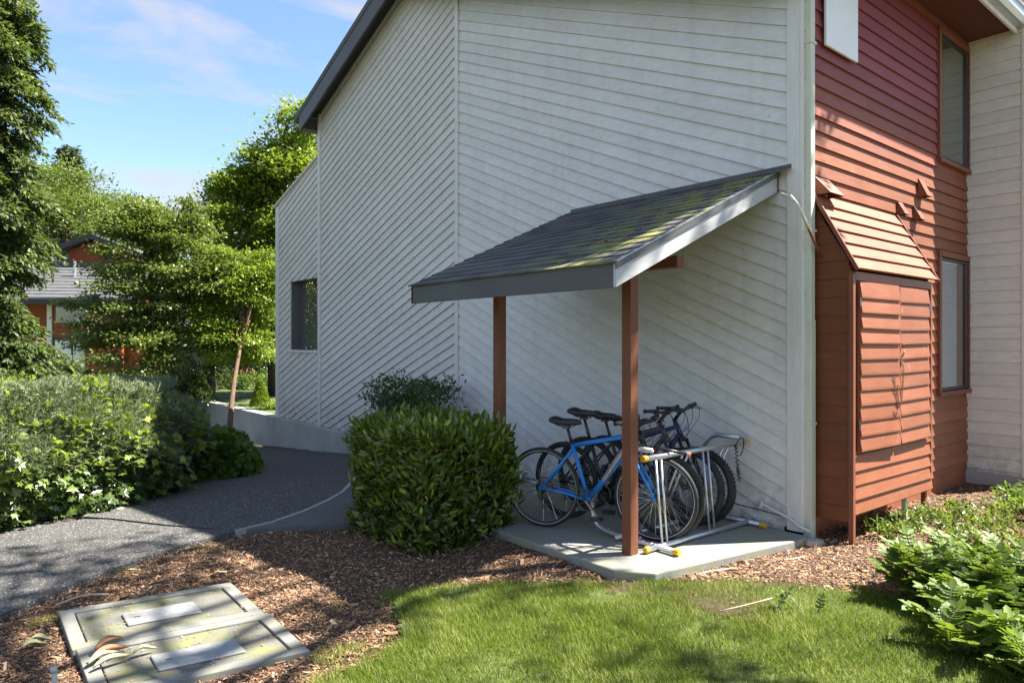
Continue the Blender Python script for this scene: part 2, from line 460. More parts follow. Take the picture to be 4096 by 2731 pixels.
M["laurel"] = leaf_mat("laurel_leaves", (0.04, 0.065, 0.010), (0.13, 0.18, 0.022), (0.33, 0.40, 0.05), 0.28, 0.22, 0.6)
M["laurel_obj"] = leaf_obj_mat("laurel_leaf", (0.045, 0.08, 0.012), (0.17, 0.24, 0.03), 0.28, 0.25)
M["ivy"] = leaf_mat("ivy_leaves", (0.022, 0.045, 0.012), (0.07, 0.115, 0.03), (0.17, 0.22, 0.05), 0.3, 0.25, 0.6)
M["ivy_obj"] = leaf_obj_mat("ivy_leaf", (0.03, 0.06, 0.015), (0.15, 0.21, 0.05), 0.3, 0.25)
M["juniper"] = leaf_mat("juniper_needles", (0.06, 0.08, 0.04), (0.22, 0.26, 0.14), (0.40, 0.44, 0.26), 0.6, 0.2, 0.25)
M["lime"] = leaf_mat("lime_leaves", (0.09, 0.14, 0.015), (0.23, 0.31, 0.03), (0.36, 0.43, 0.07), 0.45, 0.4)
M["shrub"] = leaf_mat("shrub_leaves", (0.02, 0.04, 0.012), (0.055, 0.085, 0.022), (0.09, 0.12, 0.03), 0.4, 0.25)
M["mid_green"] = leaf_mat("mid_green_leaves", (0.04, 0.085, 0.012), (0.11, 0.185, 0.025), (0.17, 0.25, 0.04), 0.4, 0.35)
M["grape"] = leaf_mat("spiny_leaves", (0.05, 0.09, 0.012), (0.15, 0.235, 0.025), (0.25, 0.32, 0.06), 0.5, 0.35, 0.35)
M["grape_obj"] = leaf_obj_mat("spiny_leaf", (0.05, 0.10, 0.015), (0.15, 0.24, 0.03), 0.5, 0.35)
M["maple"] = leaf_mat("maple_leaves", (0.09, 0.13, 0.015), (0.24, 0.30, 0.035), (0.34, 0.40, 0.07), 0.45, 0.45)
M["dogwood"] = leaf_mat("dogwood_leaves", (0.055, 0.08, 0.02), (0.19, 0.235, 0.06), (0.33, 0.38, 0.14), 0.45, 0.35)
M["cedar"] = leaf_mat("cedar_sprays", (0.03, 0.05, 0.014), (0.10, 0.145, 0.035), (0.20, 0.26, 0.06), 0.55, 0.25)
M["fir"] = leaf_mat("fir_needles", (0.02, 0.04, 0.018), (0.05, 0.08, 0.03), None, 0.6, 0.15)
M["pale_tree"] = leaf_mat("pale_tree_leaves", (0.07, 0.10, 0.025), (0.14, 0.19, 0.045), (0.18, 0.23, 0.07), 0.5, 0.35)
M["bark"] = bark("bark", (0.10, 0.075, 0.055))
M["bark_orange"] = bark("bark_orange", (0.13, 0.075, 0.045))
M["twig"] = plain("twig_wood", (0.14, 0.10, 0.07), 0.8)
M["pale_stick"] = plain("pale_stick_wood", (0.42, 0.32, 0.24), 0.8)
M["dead_leaf"] = plain("dead_leaf", (0.26, 0.13, 0.065), 0.7, var=0.3, sc=30)
M["pale_leaf"] = plain("pale_fallen_leaf", (0.36, 0.34, 0.18), 0.6, var=0.2, sc=30)

def shingle_mat():
    m, nt, N, L, b = new_mat("asphalt_shingle")
    co = coords(N, L); n = noise(N, L, co, 140, 4, 0.7); g = noise(N, L, co, 4.5, 6, 0.7)
    col = ramp(N, L, n, [(0.3, (0.035, 0.036, 0.038)), (0.6, (0.095, 0.095, 0.095)), (0.8, (0.24, 0.24, 0.235))])
    col = scale_col(N, L, col, objrand(N, L, 0.7, 1.35))
    # moss collects towards the sunlit rake and in the joints
    sp = N.new("ShaderNodeSeparateXYZ"); gg = N.new("ShaderNodeNewGeometry"); L.new(gg.outputs["Position"], sp.inputs[0])
    mr = N.new("ShaderNodeMapRange"); mr.inputs[1].default_value = 1.5; mr.inputs[2].default_value = 0.35; L.new(sp.outputs[1], mr.inputs[0])
    mm = N.new("ShaderNodeMath"); mm.operation = "MULTIPLY"; L.new(mr.outputs[0], mm.inputs[0])
    L.new(ramp(N, L, g, [(0.46, 0.0), (0.54, 1.0)]), mm.inputs[1])
    m2 = N.new("ShaderNodeMath"); m2.operation = "MULTIPLY"; m2.inputs[1].default_value = 0.85; L.new(mm.outputs[0], m2.inputs[0])
    col = mixc(N, L, m2.outputs[0], col, (0.24, 0.24, 0.06))
    L.new(col, b.inputs["Base Color"]); b.inputs["Roughness"].default_value = 0.85
    bump(N, L, b, n, 0.6, 0.004)
    return m
M["shingle"] = shingle_mat()

def diamond_mat():
    m, nt, N, L, b = new_mat("diamond_plate")
    co = coords(N, L, (55, 55, 1))
    w = N.new("ShaderNodeTexChecker"); w.inputs["Scale"].default_value = 1.0; L.new(co, w.inputs[0])
    n = noise(N, L, coords(N, L), 40, 4)
    L.new(ramp(N, L, n, [(0.3, (0.28, 0.28, 0.27)), (0.7, (0.38, 0.38, 0.37))]), b.inputs["Base Color"])
    b.inputs["Roughness"].default_value = 0.5; b.inputs["Metallic"].default_value = 0.35
    bump(N, L, b, w.outputs["Fac"], 0.35, 0.003)
    return m
M["plate"] = diamond_mat()
# ------------------------------------------------------------------ the grey building
def lap_boards(parent, name, mat, polys, to_world, slope, c0, gap, crange, tb=0.015, tt=0.003, split=0.0, off=None):
    """lap siding: every board is cut to the wall's outline and stands proud at its lower edge"""
    out = []
    k0, k1 = crange
    for k in range(k0, k1):
        lo = c0 + k*gap; hi = lo + gap
        jit = random.uniform(-0.0015, 0.0015)
        cuts = [None]
        if random.random() < split: cuts = [("l", 0), ("r", 0)]
        us = [p[0] for pl in polys for p in pl]
        cut = random.uniform(min(us)+0.25*(max(us)-min(us)), max(us)-0.25*(max(us)-min(us)))
        for side in cuts:
            m = MB()
            for pl in polys:
                q = clip(clip(pl, (slope, -1, -lo)), (-slope, 1, hi - 0.001))
                if side and side[0] == "l": q = clip(q, (1, 0, cut-0.0015))
                if side and side[0] == "r": q = clip(q, (-1, 0, -cut-0.0015))
                if len(q) < 3: continue
                area = sum(q[i][0]*q[(i+1)%len(q)][1]-q[(i+1)%len(q)][0]*q[i][1] for i in range(len(q)))/2
                if abs(area) < 2e-4: continue
                if area < 0: q = q[::-1]
                n = len(q); vs = []
                for (u, v) in q: vs.append(to_world(u, v, 0.0))
                for (u, v) in q:
                    f = (v - slope*u - lo)/gap
                    vs.append(to_world(u, v, tb + jit + (tt - tb)*f))
                m.add(vs, [tuple(range(n)), tuple(range(2*n-1, n-1, -1))] + [(i, n+i, n+(i+1)%n, (i+1)%n) for i in range(n)])
            if m.v:
                o = m.build(name, mat, parent)
                out.append(o)
    return out

# faces come out outward when to_world keeps handedness; normals are fixed below in one go
def fix_normals(obs):
    import bmesh
    for o in obs:
        bm = bmesh.new(); bm.from_mesh(o.data); bmesh.ops.recalc_face_normals(bm, faces=bm.faces); bm.to_mesh(o.data); bm.free()

B = thing("apartment_building", (0, 0, 0), "grey apartment building with diagonal lap siding and a dark red recessed bay", "building")

def roof_z(y):                                    # underside of the gable roof along the grey gable wall
    return min(4.76 + 0.38*y, 5.95 + 0.38*(9.57 - y))
PEAK_Y = (5.95 + 0.38*9.57 - 4.76)/0.76
PEAK_Z = roof_z(PEAK_Y)

# ---- gable wall (faces -X): a solid core, then the boards
core = MB().prism([(0, 0, -0.6), (0, 9.6, -0.6), (0, 9.6, roof_z(9.6)), (0, PEAK_Y, PEAK_Z), (0, 0, roof_z(0))], (0.15, 0, 0))
gable = core.build("gable_wall", M["grey_siding"], B)
fix_normals([gable])
TWL = lambda u, v, d: (-d, u, v)
right_poly = [(0.115, 0.02), (4.96, 0.02), (4.96, roof_z(4.96)-.02), (0.115, roof_z(0.115)-.02)]
left_poly = [(5.05, 0.0), (9.50, 0.0), (9.50, roof_z(9.50)-.02), (PEAK_Y, PEAK_Z-.02), (5.05, roof_z(5.05)-.02)]
bo = lap_boards(gable, "siding_board", M["grey_siding"], [right_poly], TWL, 0.427, 5.950-0.427*4.99-0.1415*60, 0.1415, (15, 85), tb=0.024, split=0.22)
bo += lap_boards(gable, "siding_board", M["grey_siding"], [left_poly], TWL, -0.387, 0.042+0.387*9.392, 0.1435, (-26, 60), tb=0.027, split=0.0)
fix_normals(bo)
def trim(name, a, b, mat="grey_trim", parent=None, bevel=0.003):
    return MB().box(a, b).build(name, M[mat], parent or B, bevel=bevel)
trim("corner_board", (-0.030, -0.0, 0.0), (0.0, 0.113, roof_z(0.05)-.03), parent=gable)
trim("corner_board", (-0.0255, -0.021, 0.0), (0.0215, -0.0005, roof_z(0.0)-.03), parent=gable)
trim("wall_batten", (-0.034, 4.965, -0.02), (0.0, 5.045, roof_z(5)-.03), parent=gable)
trim("wall_batten", (-0.040, 9.505, -0.05), (0.0, 9.60, roof_z(9.55)-.03), parent=gable)

# ---- screen wall with the lattice opening (Y 9.6 .. 11.75)
def cap_z(y): return 5.09 - 0.285*(y - 9.684)
Y0, Y1 = 9.603, 11.76
wy0, wy1, wz0, wz1 = 9.66, 11.0, 1.43, 2.83
def rect(a, b, c, d): return [(a, b), (c, b), (c, d), (a, d)]
sc = MB()
def pr(poly): sc.prism([(0.0, u, v) for u, v in poly], (0.15, 0, 0))
pr([(Y0, -0.6), (Y1, -0.6), (Y1, wz0), (Y0, wz0)])
pr([(Y0, wz0), (wy0, wz0), (wy0, wz1), (Y0, wz1)])
pr([(wy1, wz0), (Y1, wz0), (Y1, wz1), (wy1, wz1)])
pr([(Y0, wz1), (Y1, wz1), (Y1, cap_z(Y1)), (Y0, cap_z(Y0))])
screen = sc.build("screen_wall", M["grey_siding"], B); fix_normals([screen])
ax0, ax1 = 9.605, 11.60
polys = [rect(ax0, 0.0, ax1, wz0-.055), rect(wy1, wz0-.055, ax1, wz1), [(ax0, wz1), (ax1, wz1), (ax1, cap_z(ax1)), (ax0, cap_z(ax0))]]
for pl_ in polys: fix_normals(lap_boards(screen, "siding_board", M["grey_siding"], [pl_], TWL, -0.387, 0.115+0.387*11.466, 0.141, (-10, 60), tb=0.024))
trim("corner_board", (-0.03, 11.605, -0.04), (0.0, 11.76, cap_z(11.76)-.02), parent=screen)
trim("corner_board", (-0.028, 11.762, -0.04), (0.15, 11.785, cap_z(11.78)-.02), parent=screen)
trim("sill_board", (-0.04, 9.607, wz0-.05), (0.15, wy1+.04, wz0), parent=screen)
MB().prism([(-0.06, 9.605, cap_z(9.605)+.002), (-0.06, 11.83, cap_z(11.83)+.002), (-0.06, 11.83, cap_z(11.83)+.035), (-0.06, 9.605, cap_z(9.605)+.035)], (0.25, 0, 0)).build("cap_board", M["grey_trim"], screen)
# dark jambs and crossing lattice strips
MB().box((0.012, wy1-.012, wz0), (0.15, wy1-.0005, wz1-.012)).box((0.012, wy0, wz1-.012), (0.15, wy1, wz1-.0005)).build("window_lining", M["dark_fascia"], screen)
MB().box((0.15, wy1, wz0), (0.32, wy1+.03, wz1)).box((0.15, 9.62, wz1), (0.32, wy1+.03, wz1+.03)).build("window_jamb", M["dark_fascia"], screen)
for sgn in (1, -1):
    for k in range(-12, 26):
        c = k*0.125; m = MB()
        q = [(wy0, wz0), (wy1, wz0), (wy1, wz1), (wy0, wz1)]
        s = 1.05*sgn
        base = wz0 - 1.0 + c + (0 if sgn > 0 else 1.2) - s*wy0
        q = clip(clip(q, (s, -1, -base)), (-s, 1, base+0.034))
        if len(q) < 3: continue
        x = 0.20 if sgn > 0 else 0.21
        o = MB().prism([(x, u, v) for u, v in q], (0.009, 0, 0)).build("lattice_strip", M["dark_fascia"], screen)

# ---- concrete foundation under the grey walls
MB().box((-0.075, 0.2, -1.2), (0.16, 11.80, -0.015)).build("foundation", M["foundation"], B, bevel=0.015)

# ---- roof over the gable: slab, soffit, rake boards
OV = 0.32
def roof_strip(z0, z1, xa, xb, ya=-0.02, yb=10.02):
    pts = [(xa, ya, roof_z(ya)+z0), (xa, PEAK_Y, PEAK_Z+z0), (xa, yb, roof_z(yb)+z0), (xa, yb, roof_z(yb)+z1), (xa, PEAK_Y, PEAK_Z+z1), (xa, ya, roof_z(ya)+z1)]
    m = MB()
    m.prism([pts[0], pts[1], pts[4], pts[5]], (xb-xa, 0, 0)); m.prism([pts[1], pts[2], pts[3], pts[4]], (xb-xa, 0, 0))
    return m
roof = roof_strip(0.03, 0.13, -OV-0.015, 7.0, -0.0, 10.0).build("roof", M["shingle"], B)
soff = roof_strip(0.0, 0.026, -OV+0.03, 7.0, -0.0, 9.7).build("soffit", M["dark_fascia"], roof)
rk = MB()
def rake(y0, y1):
    f = lambda y: 4.76 + 0.38*y if y1 <= PEAK_Y + .01 else 5.95 + 0.38*(9.57 - y)
    rk.prism([(-OV-.005, y0, f(y0)-.27), (-OV-.005, y1, f(y1)-.27), (-OV-.005, y1, f(y1)+.03), (-OV-.005, y0, f(y0)+.03)], (0.035, 0, 0))
rake(0.0, PEAK_Y); rake(PEAK_Y, 9.78)
rko = rk.build("rake_board", M["dark_fascia"], roof); fix_normals([roof, soff, rko])
MB().box((-OV+.031, 9.745, 5.60), (7.0, 9.775, 5.88)).build("eave_board", M["dark_fascia"], roof)
MB().box((-OV+.031, 9.601, 5.60), (7.0, 9.744, 5.62)).build("eave_soffit", M["roof_underside"], roof)

# ---- dark red bay wall (faces -Y), Y = 0
WX1 = 3.98
bay = MB().box((0.0, 0.0, -0.4), (WX1, 0.15, 5.33)).build("bay_wall", M["red_siding"], B)
TWB = lambda u, v, d: (u, -d, v)
ux0, ux1 = 3.0, WX1-.004
zb = lambda k: 0.037 + 0.13*k
polys = [rect(0.02, 0.09, ux1, zb(7)), rect(0.02, zb(7), ux0, zb(20)), rect(0.02, zb(20), ux1, zb(27)), rect(0.02, zb(27), ux0, 5.13)]
for pl_ in polys: fix_normals(lap_boards(bay, "siding_board", M["red_siding"], [pl_], TWB, 0.0, 0.037, 0.13, (0, 40), tb=0.024, tt=0.004, split=0.35))
MB().box((0.02, -0.03, 5.132), (WX1-.005, 0.0, 5.20)).build("frieze_board", M["red_trim"], bay, bevel=.003)

def window(z0, z1, blinds):
    """trim boards, dark sash, glass; X 3.0 .. 3.976"""
    x0, x1 = 3.0, 3.974
    f = MB().box((x0+.06, -.005, z0+.05), (x1-.045, 0.0, z1-.05)).build("window", M["dark_steel"], B)
    t = .055
    MB().box((x0, -.045, z0), (x0+t, 0, z1)).build("side_trim", M["red_trim"], f, bevel=.003)
    MB().box((x1-.042, -.045, z0), (x1, 0, z1)).build("side_trim", M["red_trim"], f, bevel=.003)
    MB().box((x0+t+.001, -.05, z1-.065), (x1-.043, 0, z1)).build("head_trim", M["red_trim"], f, bevel=.003)
    MB().box((x0-.01, -.062, z0-.012), (x1, 0, z0+.035)).build("sill", M["red_trim"], f, bevel=.004)
    ix0, ix1, iz0, iz1 = x0+t+.012, x1-.055, z0+.045, z1-.075
    s = MB()
    s.box((ix0, -.034, iz0), (ix0+.022, -.006, iz1)); s.box((ix1-.05, -.034, iz0), (ix1, -.006, iz1))
    s.box((ix0+.022, -.034, iz0), (ix1-.05, -.006, iz0+.028)); s.box((ix0+.022, -.034, iz1-.028), (ix1-.05, -.006, iz1))
    s.box((ix1-.075, -.040, iz0+.028), (ix1-.055, -.02, iz1-.028))
    s.build("sash", M["dark_steel"], f, bevel=.002)
    if blinds:
        zz = iz0 + .035
        b = MB().box((ix0+.024, -.0105, iz1-.05), (ix1-.28, -.0065, iz1-.03)).build("blind", M["white_paint"], f)
        while zz < iz1 - .05:
            MB().add([(ix0+.026, -.0150, zz), (ix1-.30, -.0150, zz), (ix1-.30, -.0065, zz+.021), (ix0+.026, -.0065, zz+.021)], [(0, 1, 2, 3)]).build("blind_slat", M["white_paint"], b)
            zz += .026
        MB().box((ix1-.29, -.009, iz0+.03), (ix1-.078, -.006, iz1-.03)).build("red_reflection", M["red_siding"], f)  # painted reflection of the red boards, a strip behind the pane
    (MB().add([(ix0+.022, -.020, iz0+.028), (ix1-.05, -.020, iz0+.028), (ix1-.05, -.020, iz1-.028), (ix0+.022, -.020, iz1-.028)], [(0, 1, 2, 3)]) if blinds else MB().box((ix0+.022, -.020, iz0+.028), (ix1-.05, -.016, iz1-.028))).build("pane", M["clear_glass"] if blinds else M["dark_glass"], f)
    return f
window(3.62, 5.12, False)
window(1.00, 2.62, True)

# eave over the bay: soffit, fascia, gutter
br_ = MB().prism([(0.0, -.5, 5.342), (0.0, 3.2, 6.75), (0.0, 3.2, 6.85), (0.0, -.5, 5.44)], (WX1+1, 0, 0)).build("bay_roof", M["shingle"], roof); fix_normals([br_])
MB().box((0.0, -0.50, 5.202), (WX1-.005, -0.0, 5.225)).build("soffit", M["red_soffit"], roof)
MB().box((-0.0, -0.525, 5.13), (WX1-.03, -0.501, 5.34)).build("eave_board", M["grey_trim"], roof)
gp = [(-.527, 5.19), (-.60, 5.19), (-.635, 5.235), (-.635, 5.31), (-.655, 5.32), (-.655, 5.335), (-.625, 5.335), (-.625, 5.24), (-.598, 5.203), (-.535, 5.203), (-.535, 5.33), (-.527, 5.33)]
gut = MB().prism([(-0.0, a, b) for a, b in gp], (WX1-.03, 0, 0)).build("gutter", M["galvanised"], roof); fix_normals([gut])

# ---- grey wing wall (faces -X) closing the bay on the right
wing = MB().box((WX1, -0.66, -0.4), (WX1+0.5, 0.149, 7.3)).build("wing_wall", M["grey_siding"], B)
TWW = lambda u, v, d: (WX1 - d, u, v)
fix_normals(lap_boards(wing, "siding_board", M["grey_siding"], [rect(-0.555, 0.07, -0.001, 5.20)], TWW, 0.0, 0.09-.14, 0.1405, (0, 45), tb=0.019))
trim("corner_board", (WX1-.024, -0.665, 0.04), (WX1, -0.558, 7.25), parent=wing)
MB().box((WX1-.02, -0.62, -0.4), (WX1, 0, 0.05)).build("foundation", M["foundation"], wing)

# ---- rain pipe at the corner
dp = thing("downspout", (0.06, -0.03, 0), "square rain pipe running down the outer corner where grey and red walls meet", "downspout")
MB().box((0.022, -0.072, 0.30), (0.100, -0.006, 5.19)).build("pipe", M["olive_trim"], dp, bevel=.008)
MB().box((0.018, -0.076, -0.06), (0.104, -0.003, 1.78)).build("lower_pipe", M["olive_trim"], dp, bevel=.008)
for z in (0.9, 2.52, 4.1):
    MB().box((0.012, -0.080, z), (0.110, -0.0005, z+.022)).build("strap", M["olive_trim"], dp)

# ---- things fixed to the red wall
pn = MB().box((0.315, -0.062, 4.165), (0.925, -0.040, 5.00)).build("blank_panel", M["white_paint"], None, bevel=.003)
put(pn, "blank white rectangular board mounted high on the red wall near the corner", "sign board")

def vent_hood(x, z, w, h, p, label, lean=0.0, mat="red_trim"):
    t = thing("vent_hood", (x, -0.02, z), label, "vent", "wedge vents on the red wall")
    y0 = -0.020
    m = MB()
    a = (x-w/2, y0, z+h/2); b = (x+w/2, y0, z+h/2); c = (x-w/2, y0-p, z-h/2); d = (x+w/2, y0-p, z-h/2)
    th = Vector((0, -.008, .004))
    m.add([a, b, d, c] + [Vector(q)+th for q in (a, b, d, c)], [(0,1,2,3), (7,6,5,4), (0,4,5,1), (1,5,6,2), (2,6,7,3), (3,7,4,0)])
    m.build("top_plate", M[mat], t)
    for sx in (-1, 1):
        xx = x + sx*(w/2-.003)
        MB().prism([(xx-.003, y0, z+h/2-.002), (xx-.003, y0, z-h/2), (xx-.003, y0-p+.002, z-h/2)], (.006, 0, 0)).build("side_plate", M[mat], t)
    MB().box((x-w/2-.006, y0-.002, z-h/2-.012), (x+w/2+.006, y0+.001, z-h/2-.001)).build("flange", M[mat], t)
    return t
vent_hood(2.50, 3.235, .13, .19, .085, "largest and highest of the small wedge vents, right half of the red wall")
vent_hood(1.955, 2.95, .11, .13, .07, "smallest wedge vent, lower left of the pair above the cabinet roof")
vent_hood(2.375, 2.95, .12, .14, .07, "wedge vent directly under the highest vent, right one of the lower pair")
hd = vent_hood(0.30, 2.93, .26, .16, .14, "broad vent hood with a sunlit pale top beside the corner rain pipe")

# ---- storage cabinet leaning on the bay wall
cx0, cx1, cd = 0.14, 1.86, 0.365
cab = thing("storage_cabinet", (1.0, -0.18, 0), "tall dark red boarded cabinet with double doors and a sloping boarded top", "cabinet")
body = MB()
body.box((cx0+.02, -.02, .16), (cx0+.04, -.33, 2.2)); body.box((cx1-.04, -.02, .16), (cx1-.02, -.33, 2.2))
body.box((cx0+.02, -.345, .16), (cx1-.02, -.33, 2.18)); body.box((cx0+.04, -.33, .16), (cx1-.04, -.02, .19))
bd = body.build("body", M["red_siding"], cab)
TS = lambda u, v, d: (cx0+.02-d, u, v)
fix_normals(lap_boards(bd, "side_board", M["red_shaded_side"], [[(-.325, .24), (-.02, .24), (-.02, 2.78), (-.325, 2.27)]], TS, 0.0, .02, .150, (1, 20), tb=.010, tt=.002))
MB().prism([(cx0+.025, -.02, 2.2), (cx0+.025, -.34, 2.2), (cx0+.025, -.02, 2.80)], (cx1-cx0-.05, 0, 0)).build("top_core", M["red_siding"], cab)
# skirt boards and legs
MB().box((cx0+.008, -.325, .12), (cx0+.019, -.02, .238)).build("side_board", M["red_shaded_side"], bd)
TF = lambda u, v, d: (u, -.345-d, v)
fix_normals(lap_boards(bd, "front_board", M["red_siding"], [rect(cx0+.045, .175, cx1-.005, .665)], TF, -0.012, .185, .118, (-1, 6), tb=.022, tt=.005))
MB().box((cx0, -.368, -.06), (cx0+.043, -.328, 2.16)).build("corner_post", M["red_trim"], cab, bevel=.003)
MB().box((cx1-.06, -.365, .30), (cx1-.02, -.325, 2.16)).build("corner_post", M["red_trim"], cab, bevel=.003)
MB().box((cx1-.10, -.33, -.06), (cx1-.06, -.29, .17)).build("leg", M["red_trim"], cab)
MB().box((1.30, -.33, -.06), (1.34, -.29, .17)).build("leg", M["olive_trim"], cab)
MB().box((cx0+.044, -.37, 2.10), (cx1-.06, -.346, 2.175)).build("header_board", M["red_trim"], cab, bevel=.003)
# sloping top: six overlapping boards and two bare rake edges
ca, cb = Vector((0, -.395, 2.185)), Vector((0, -.022, 2.86)); dv = (cb-ca).normalized(); nv = Vector((0, -dv.z, dv.y))
L_ = (cb-ca).length; ex = L_/6
tp = MB().add([], [])
for k in range(6):
    p0 = ca + dv*(k*ex); p1 = ca + dv*((k+1)*ex + .004)
    q = [p0 + nv*.004, p0 + nv*.026, p1 + nv*.006, p1 + nv*.0]
    sh = .006*k
    o = MB().prism([(cx0-.01, v.y, v.z) for v in q], (cx1-cx0-.02+sh*0, 0, 0)).build("roof_board", M["red_siding"], cab)
    fix_normals([o])
for xx in (cx0-.032, cx1-.028):
    o = MB().prism([(xx, v.y, v.z) for v in (ca-dv*.01, ca-dv*.01+nv*.030, cb+nv*.030, cb)], (.02, 0, 0)).build("rake_trim", M["red_trim"], cab); fix_normals([o])
# doors
def door(x0, x1, z0, z1, n, hinge, ang, sag):
    hx = x0 if hinge == "l" else x1
    d = bpy.data.objects.new("door", None)
    me = MB().box((0 if hinge == "l" else x0-x1, -.016, 0), (x1-x0 if hinge == "l" else 0, 0, z1-z0)).build("door", M["red_trim"], None)
    bpy.data.objects.remove(d)
    me.parent = cab; r = root_loc(cab)
    me.location = Vector((hx, -.352, z0)) - r
    me.rotation_euler = (0, R_(sag), R_(ang))
    g = (z1-z0)/n
    for k in range(n):
        m = MB(); a = .012 if hinge == "l" else x0-x1+.028; b = x1-x0-.03 if hinge == "l" else -.012
        zz = k*g; j = random.uniform(-.004, .004); w = g+.010
        q = [(-.016, zz+.002), (-.038-j, zz+.002+j), (-.038-j, zz+.018), (-.020, zz+w), (-.016, zz+w)]
        m.prism([(a, y, z) for y, z in q], (b-a, 0, 0))
        o = m.build("door_board", M["red_siding"], None); o.parent = me; fix_normals([o])
        o.rotation_euler = (0, R_(random.uniform(-.35, .35)), 0)
    for zz in (.18, z1-z0-.2):
        s = MB().box((-.012, -.030, zz), (.014, -.017, zz+.10)).build("hinge", M["dark_steel"], None); s.parent = me
    return me
door(.235, .985, .69, 2.085, 11, "l", -2.2, .5)
door(1.000, 1.735, .685, 2.085, 11, "r", .6, -.5)
MB().box((.978, -.402, .70), (1.003, -.372, 2.075)).build("meeting_batten", M["red_trim"], cab, bevel=.003)
# latch and hanging chain
def chain(pts, parent, link_r=.008):
    P = [Vector(p) for p in pts]
    m = MB(); k = 0
    for a, b in zip(P[:-1], P[1:]):
        n = max(1, int((b-a).length/.013))
        for i in range(n):
            c = a.lerp(b, (i+.5)/n); d = (b-a).normalized()
            sd = d.orthogonal() if k % 2 else d.cross(d.orthogonal())
            m.torus(c, link_r, .0022, sd, 8, 4); k += 1
    return m.build("chain", M["rusty_chain"], parent)
yy = -.412
chain([(1.00, yy, 1.40), (1.025, yy, 1.36), (1.015, yy, 1.25), (.995, yy, 1.12), (.96, yy, 1.045), (.92, yy, 1.02)], cab)
chain([(.83, yy, 1.30), (.845, yy, 1.20), (.875, yy, 1.10), (.92, yy, 1.02), (.905, yy, 1.16), (.90, yy, 1.22)], cab)
chain([(.82, yy, .99), (.85, yy, .945), (.885, yy, .985)], cab)
MB().box((.985, -.41, 1.385), (1.04, -.395, 1.425)).tube([(1.0, -.41, 1.46), (1.02, -.42, 1.50), (1.05, -.41, 1.52)], .006).build("hasp", M["rusty_chain"], cab)
MB().torus((1.03, -.415, 1.56), .018, .004, (0, 1, .3), 14, 5).build("door_pull", M["rusty_chain"], cab)

# ------------------------------------------------------------------ bicycle shelter on the gable wall
sh = thing("bicycle_shelter", (-1.05, 1.5, 0), "lean-to bicycle shelter with dark shingled roof on two dark red posts", "shelter")
EX = -2.10; SY0, SY1 = 0.19, 2.80
TOPZ, EZ = 3.075, 2.135
sl = (TOPZ-EZ)/(-EX)
def rz(x): return TOPZ + sl*x
def slab(x0, x1, y0, y1, a, b, m=None):
    m = m or MB()
    return m.prism([(x0, y0, rz(x0)+a), (x1, y0, rz(x1)+a), (x1, y0, rz(x1)+b), (x0, y0, rz(x0)+b)], (0, y1-y0, 0))
deck = slab(EX+.03, -.02, SY0+.03, SY1-.03, -.035, -.006).build("roof_deck", M["roof_underside"], sh)
# rafters under the deck
for y in (0.62, 1.22, 1.82, 2.42):
    slab(EX+.04, -.03, y-.02, y+.02, -.125, -.037).build("rafter", M["roof_underside"], sh)
eb = MB().box((EX, SY0+.028, EZ-.172), (EX+.028, SY1, EZ-.004)).build("eave_fascia", M["dark_fascia"], sh, bevel=.002)
rkb = slab(EX, -.045, SY0, SY0+.027, -.172, -.006).build("rake_fascia", M["rake_paint"], sh, bevel=.002)
rkb2 = slab(EX, -.045, SY1-.027, SY1, -.172, -.006).build("rake_fascia", M["dark_fascia"], sh, bevel=.002)
slab(EX-.012, -.02, SY0-.014, SY0-.002, -.045, .004).build("drip_edge", M["dark_fascia"], sh)
slab(EX-.012, -.02, SY0-.018, SY0+.03, .0045, .008).build("drip_edge", M["galvanised"], sh)
MB().box((-.05, SY0+.0, rz(-.05)-.17), (-.022, SY1-.1, rz(-.05)-.04)).build("ledger", M["red_trim"], sh)
MB().prism([(-.13, .07, rz(-.13)+.016), (-.027, .07, rz(-.03)+.012), (-.027, .07, rz(0)+.030), (-.031, .07, rz(0)+.030), (-.031, .07, rz(-.03)+.018), (-.13, .07, rz(-.13)+.020)], (0, SY1-.14, 0)).build("flashing", M["dark_fascia"], sh)
# posts, head beams
for y0 in (.478, 2.055):
    MB().box((-1.618, y0, -.0), (-1.530, y0+.088, rz(-1.57)-.13)).build("post", M["post_wood"], sh, bevel=.004)
MB().box((-1.618, .40, rz(-1.62)-.128), (-1.530, 2.60, rz(-1.62)-.04)).build("head_beam", M["post_wood"], sh)
MB().box((-1.135, .42, 2.185), (-1.045, 2.55, 2.275)).build("cross_beam", M["post_wood"], sh, bevel=.003)
# shingles, course by course
slope_len = math.hypot(EX, TOPZ-EZ); course = .142; ncourse = int(slope_len/course)+1
dvec = Vector((-EX, 0, TOPZ-EZ)).normalized(); nvec = Vector((-dvec.z, 0, dvec.x))
for c in range(ncourse):
    s0 = -.022 + c*course; s1 = min(s0 + course + .012, slope_len)
    if s0 > slope_len - .03: break
    y = SY0 - .012 + (-.15 if c % 2 else 0) + random.uniform(-.02, .02)
    while y < SY1 + .02:
        ya = max(y + .0025, SY0-.012); yb = min(y + .3 - .0025, SY1 + .012 + random.uniform(-.02, .012)); y += .3
        if yb - ya < .03: continue
        t0 = .0105 + random.uniform(0, .004); t1 = .003
        base = Vector((EX, 0, EZ))
        P0 = base + dvec*(s0 + random.uniform(-.004, .004)); P1 = base + dvec*s1
        q = [P0 + nvec*.0, P0 + nvec*t0, P1 + nvec*t1, P1 + nvec*.0]
        m = MB().prism([(v.x, ya, v.z) for v in q], (0, yb-ya, 0))
        o = m.build("shingle", M["shingle"], sh); fix_normals([o])

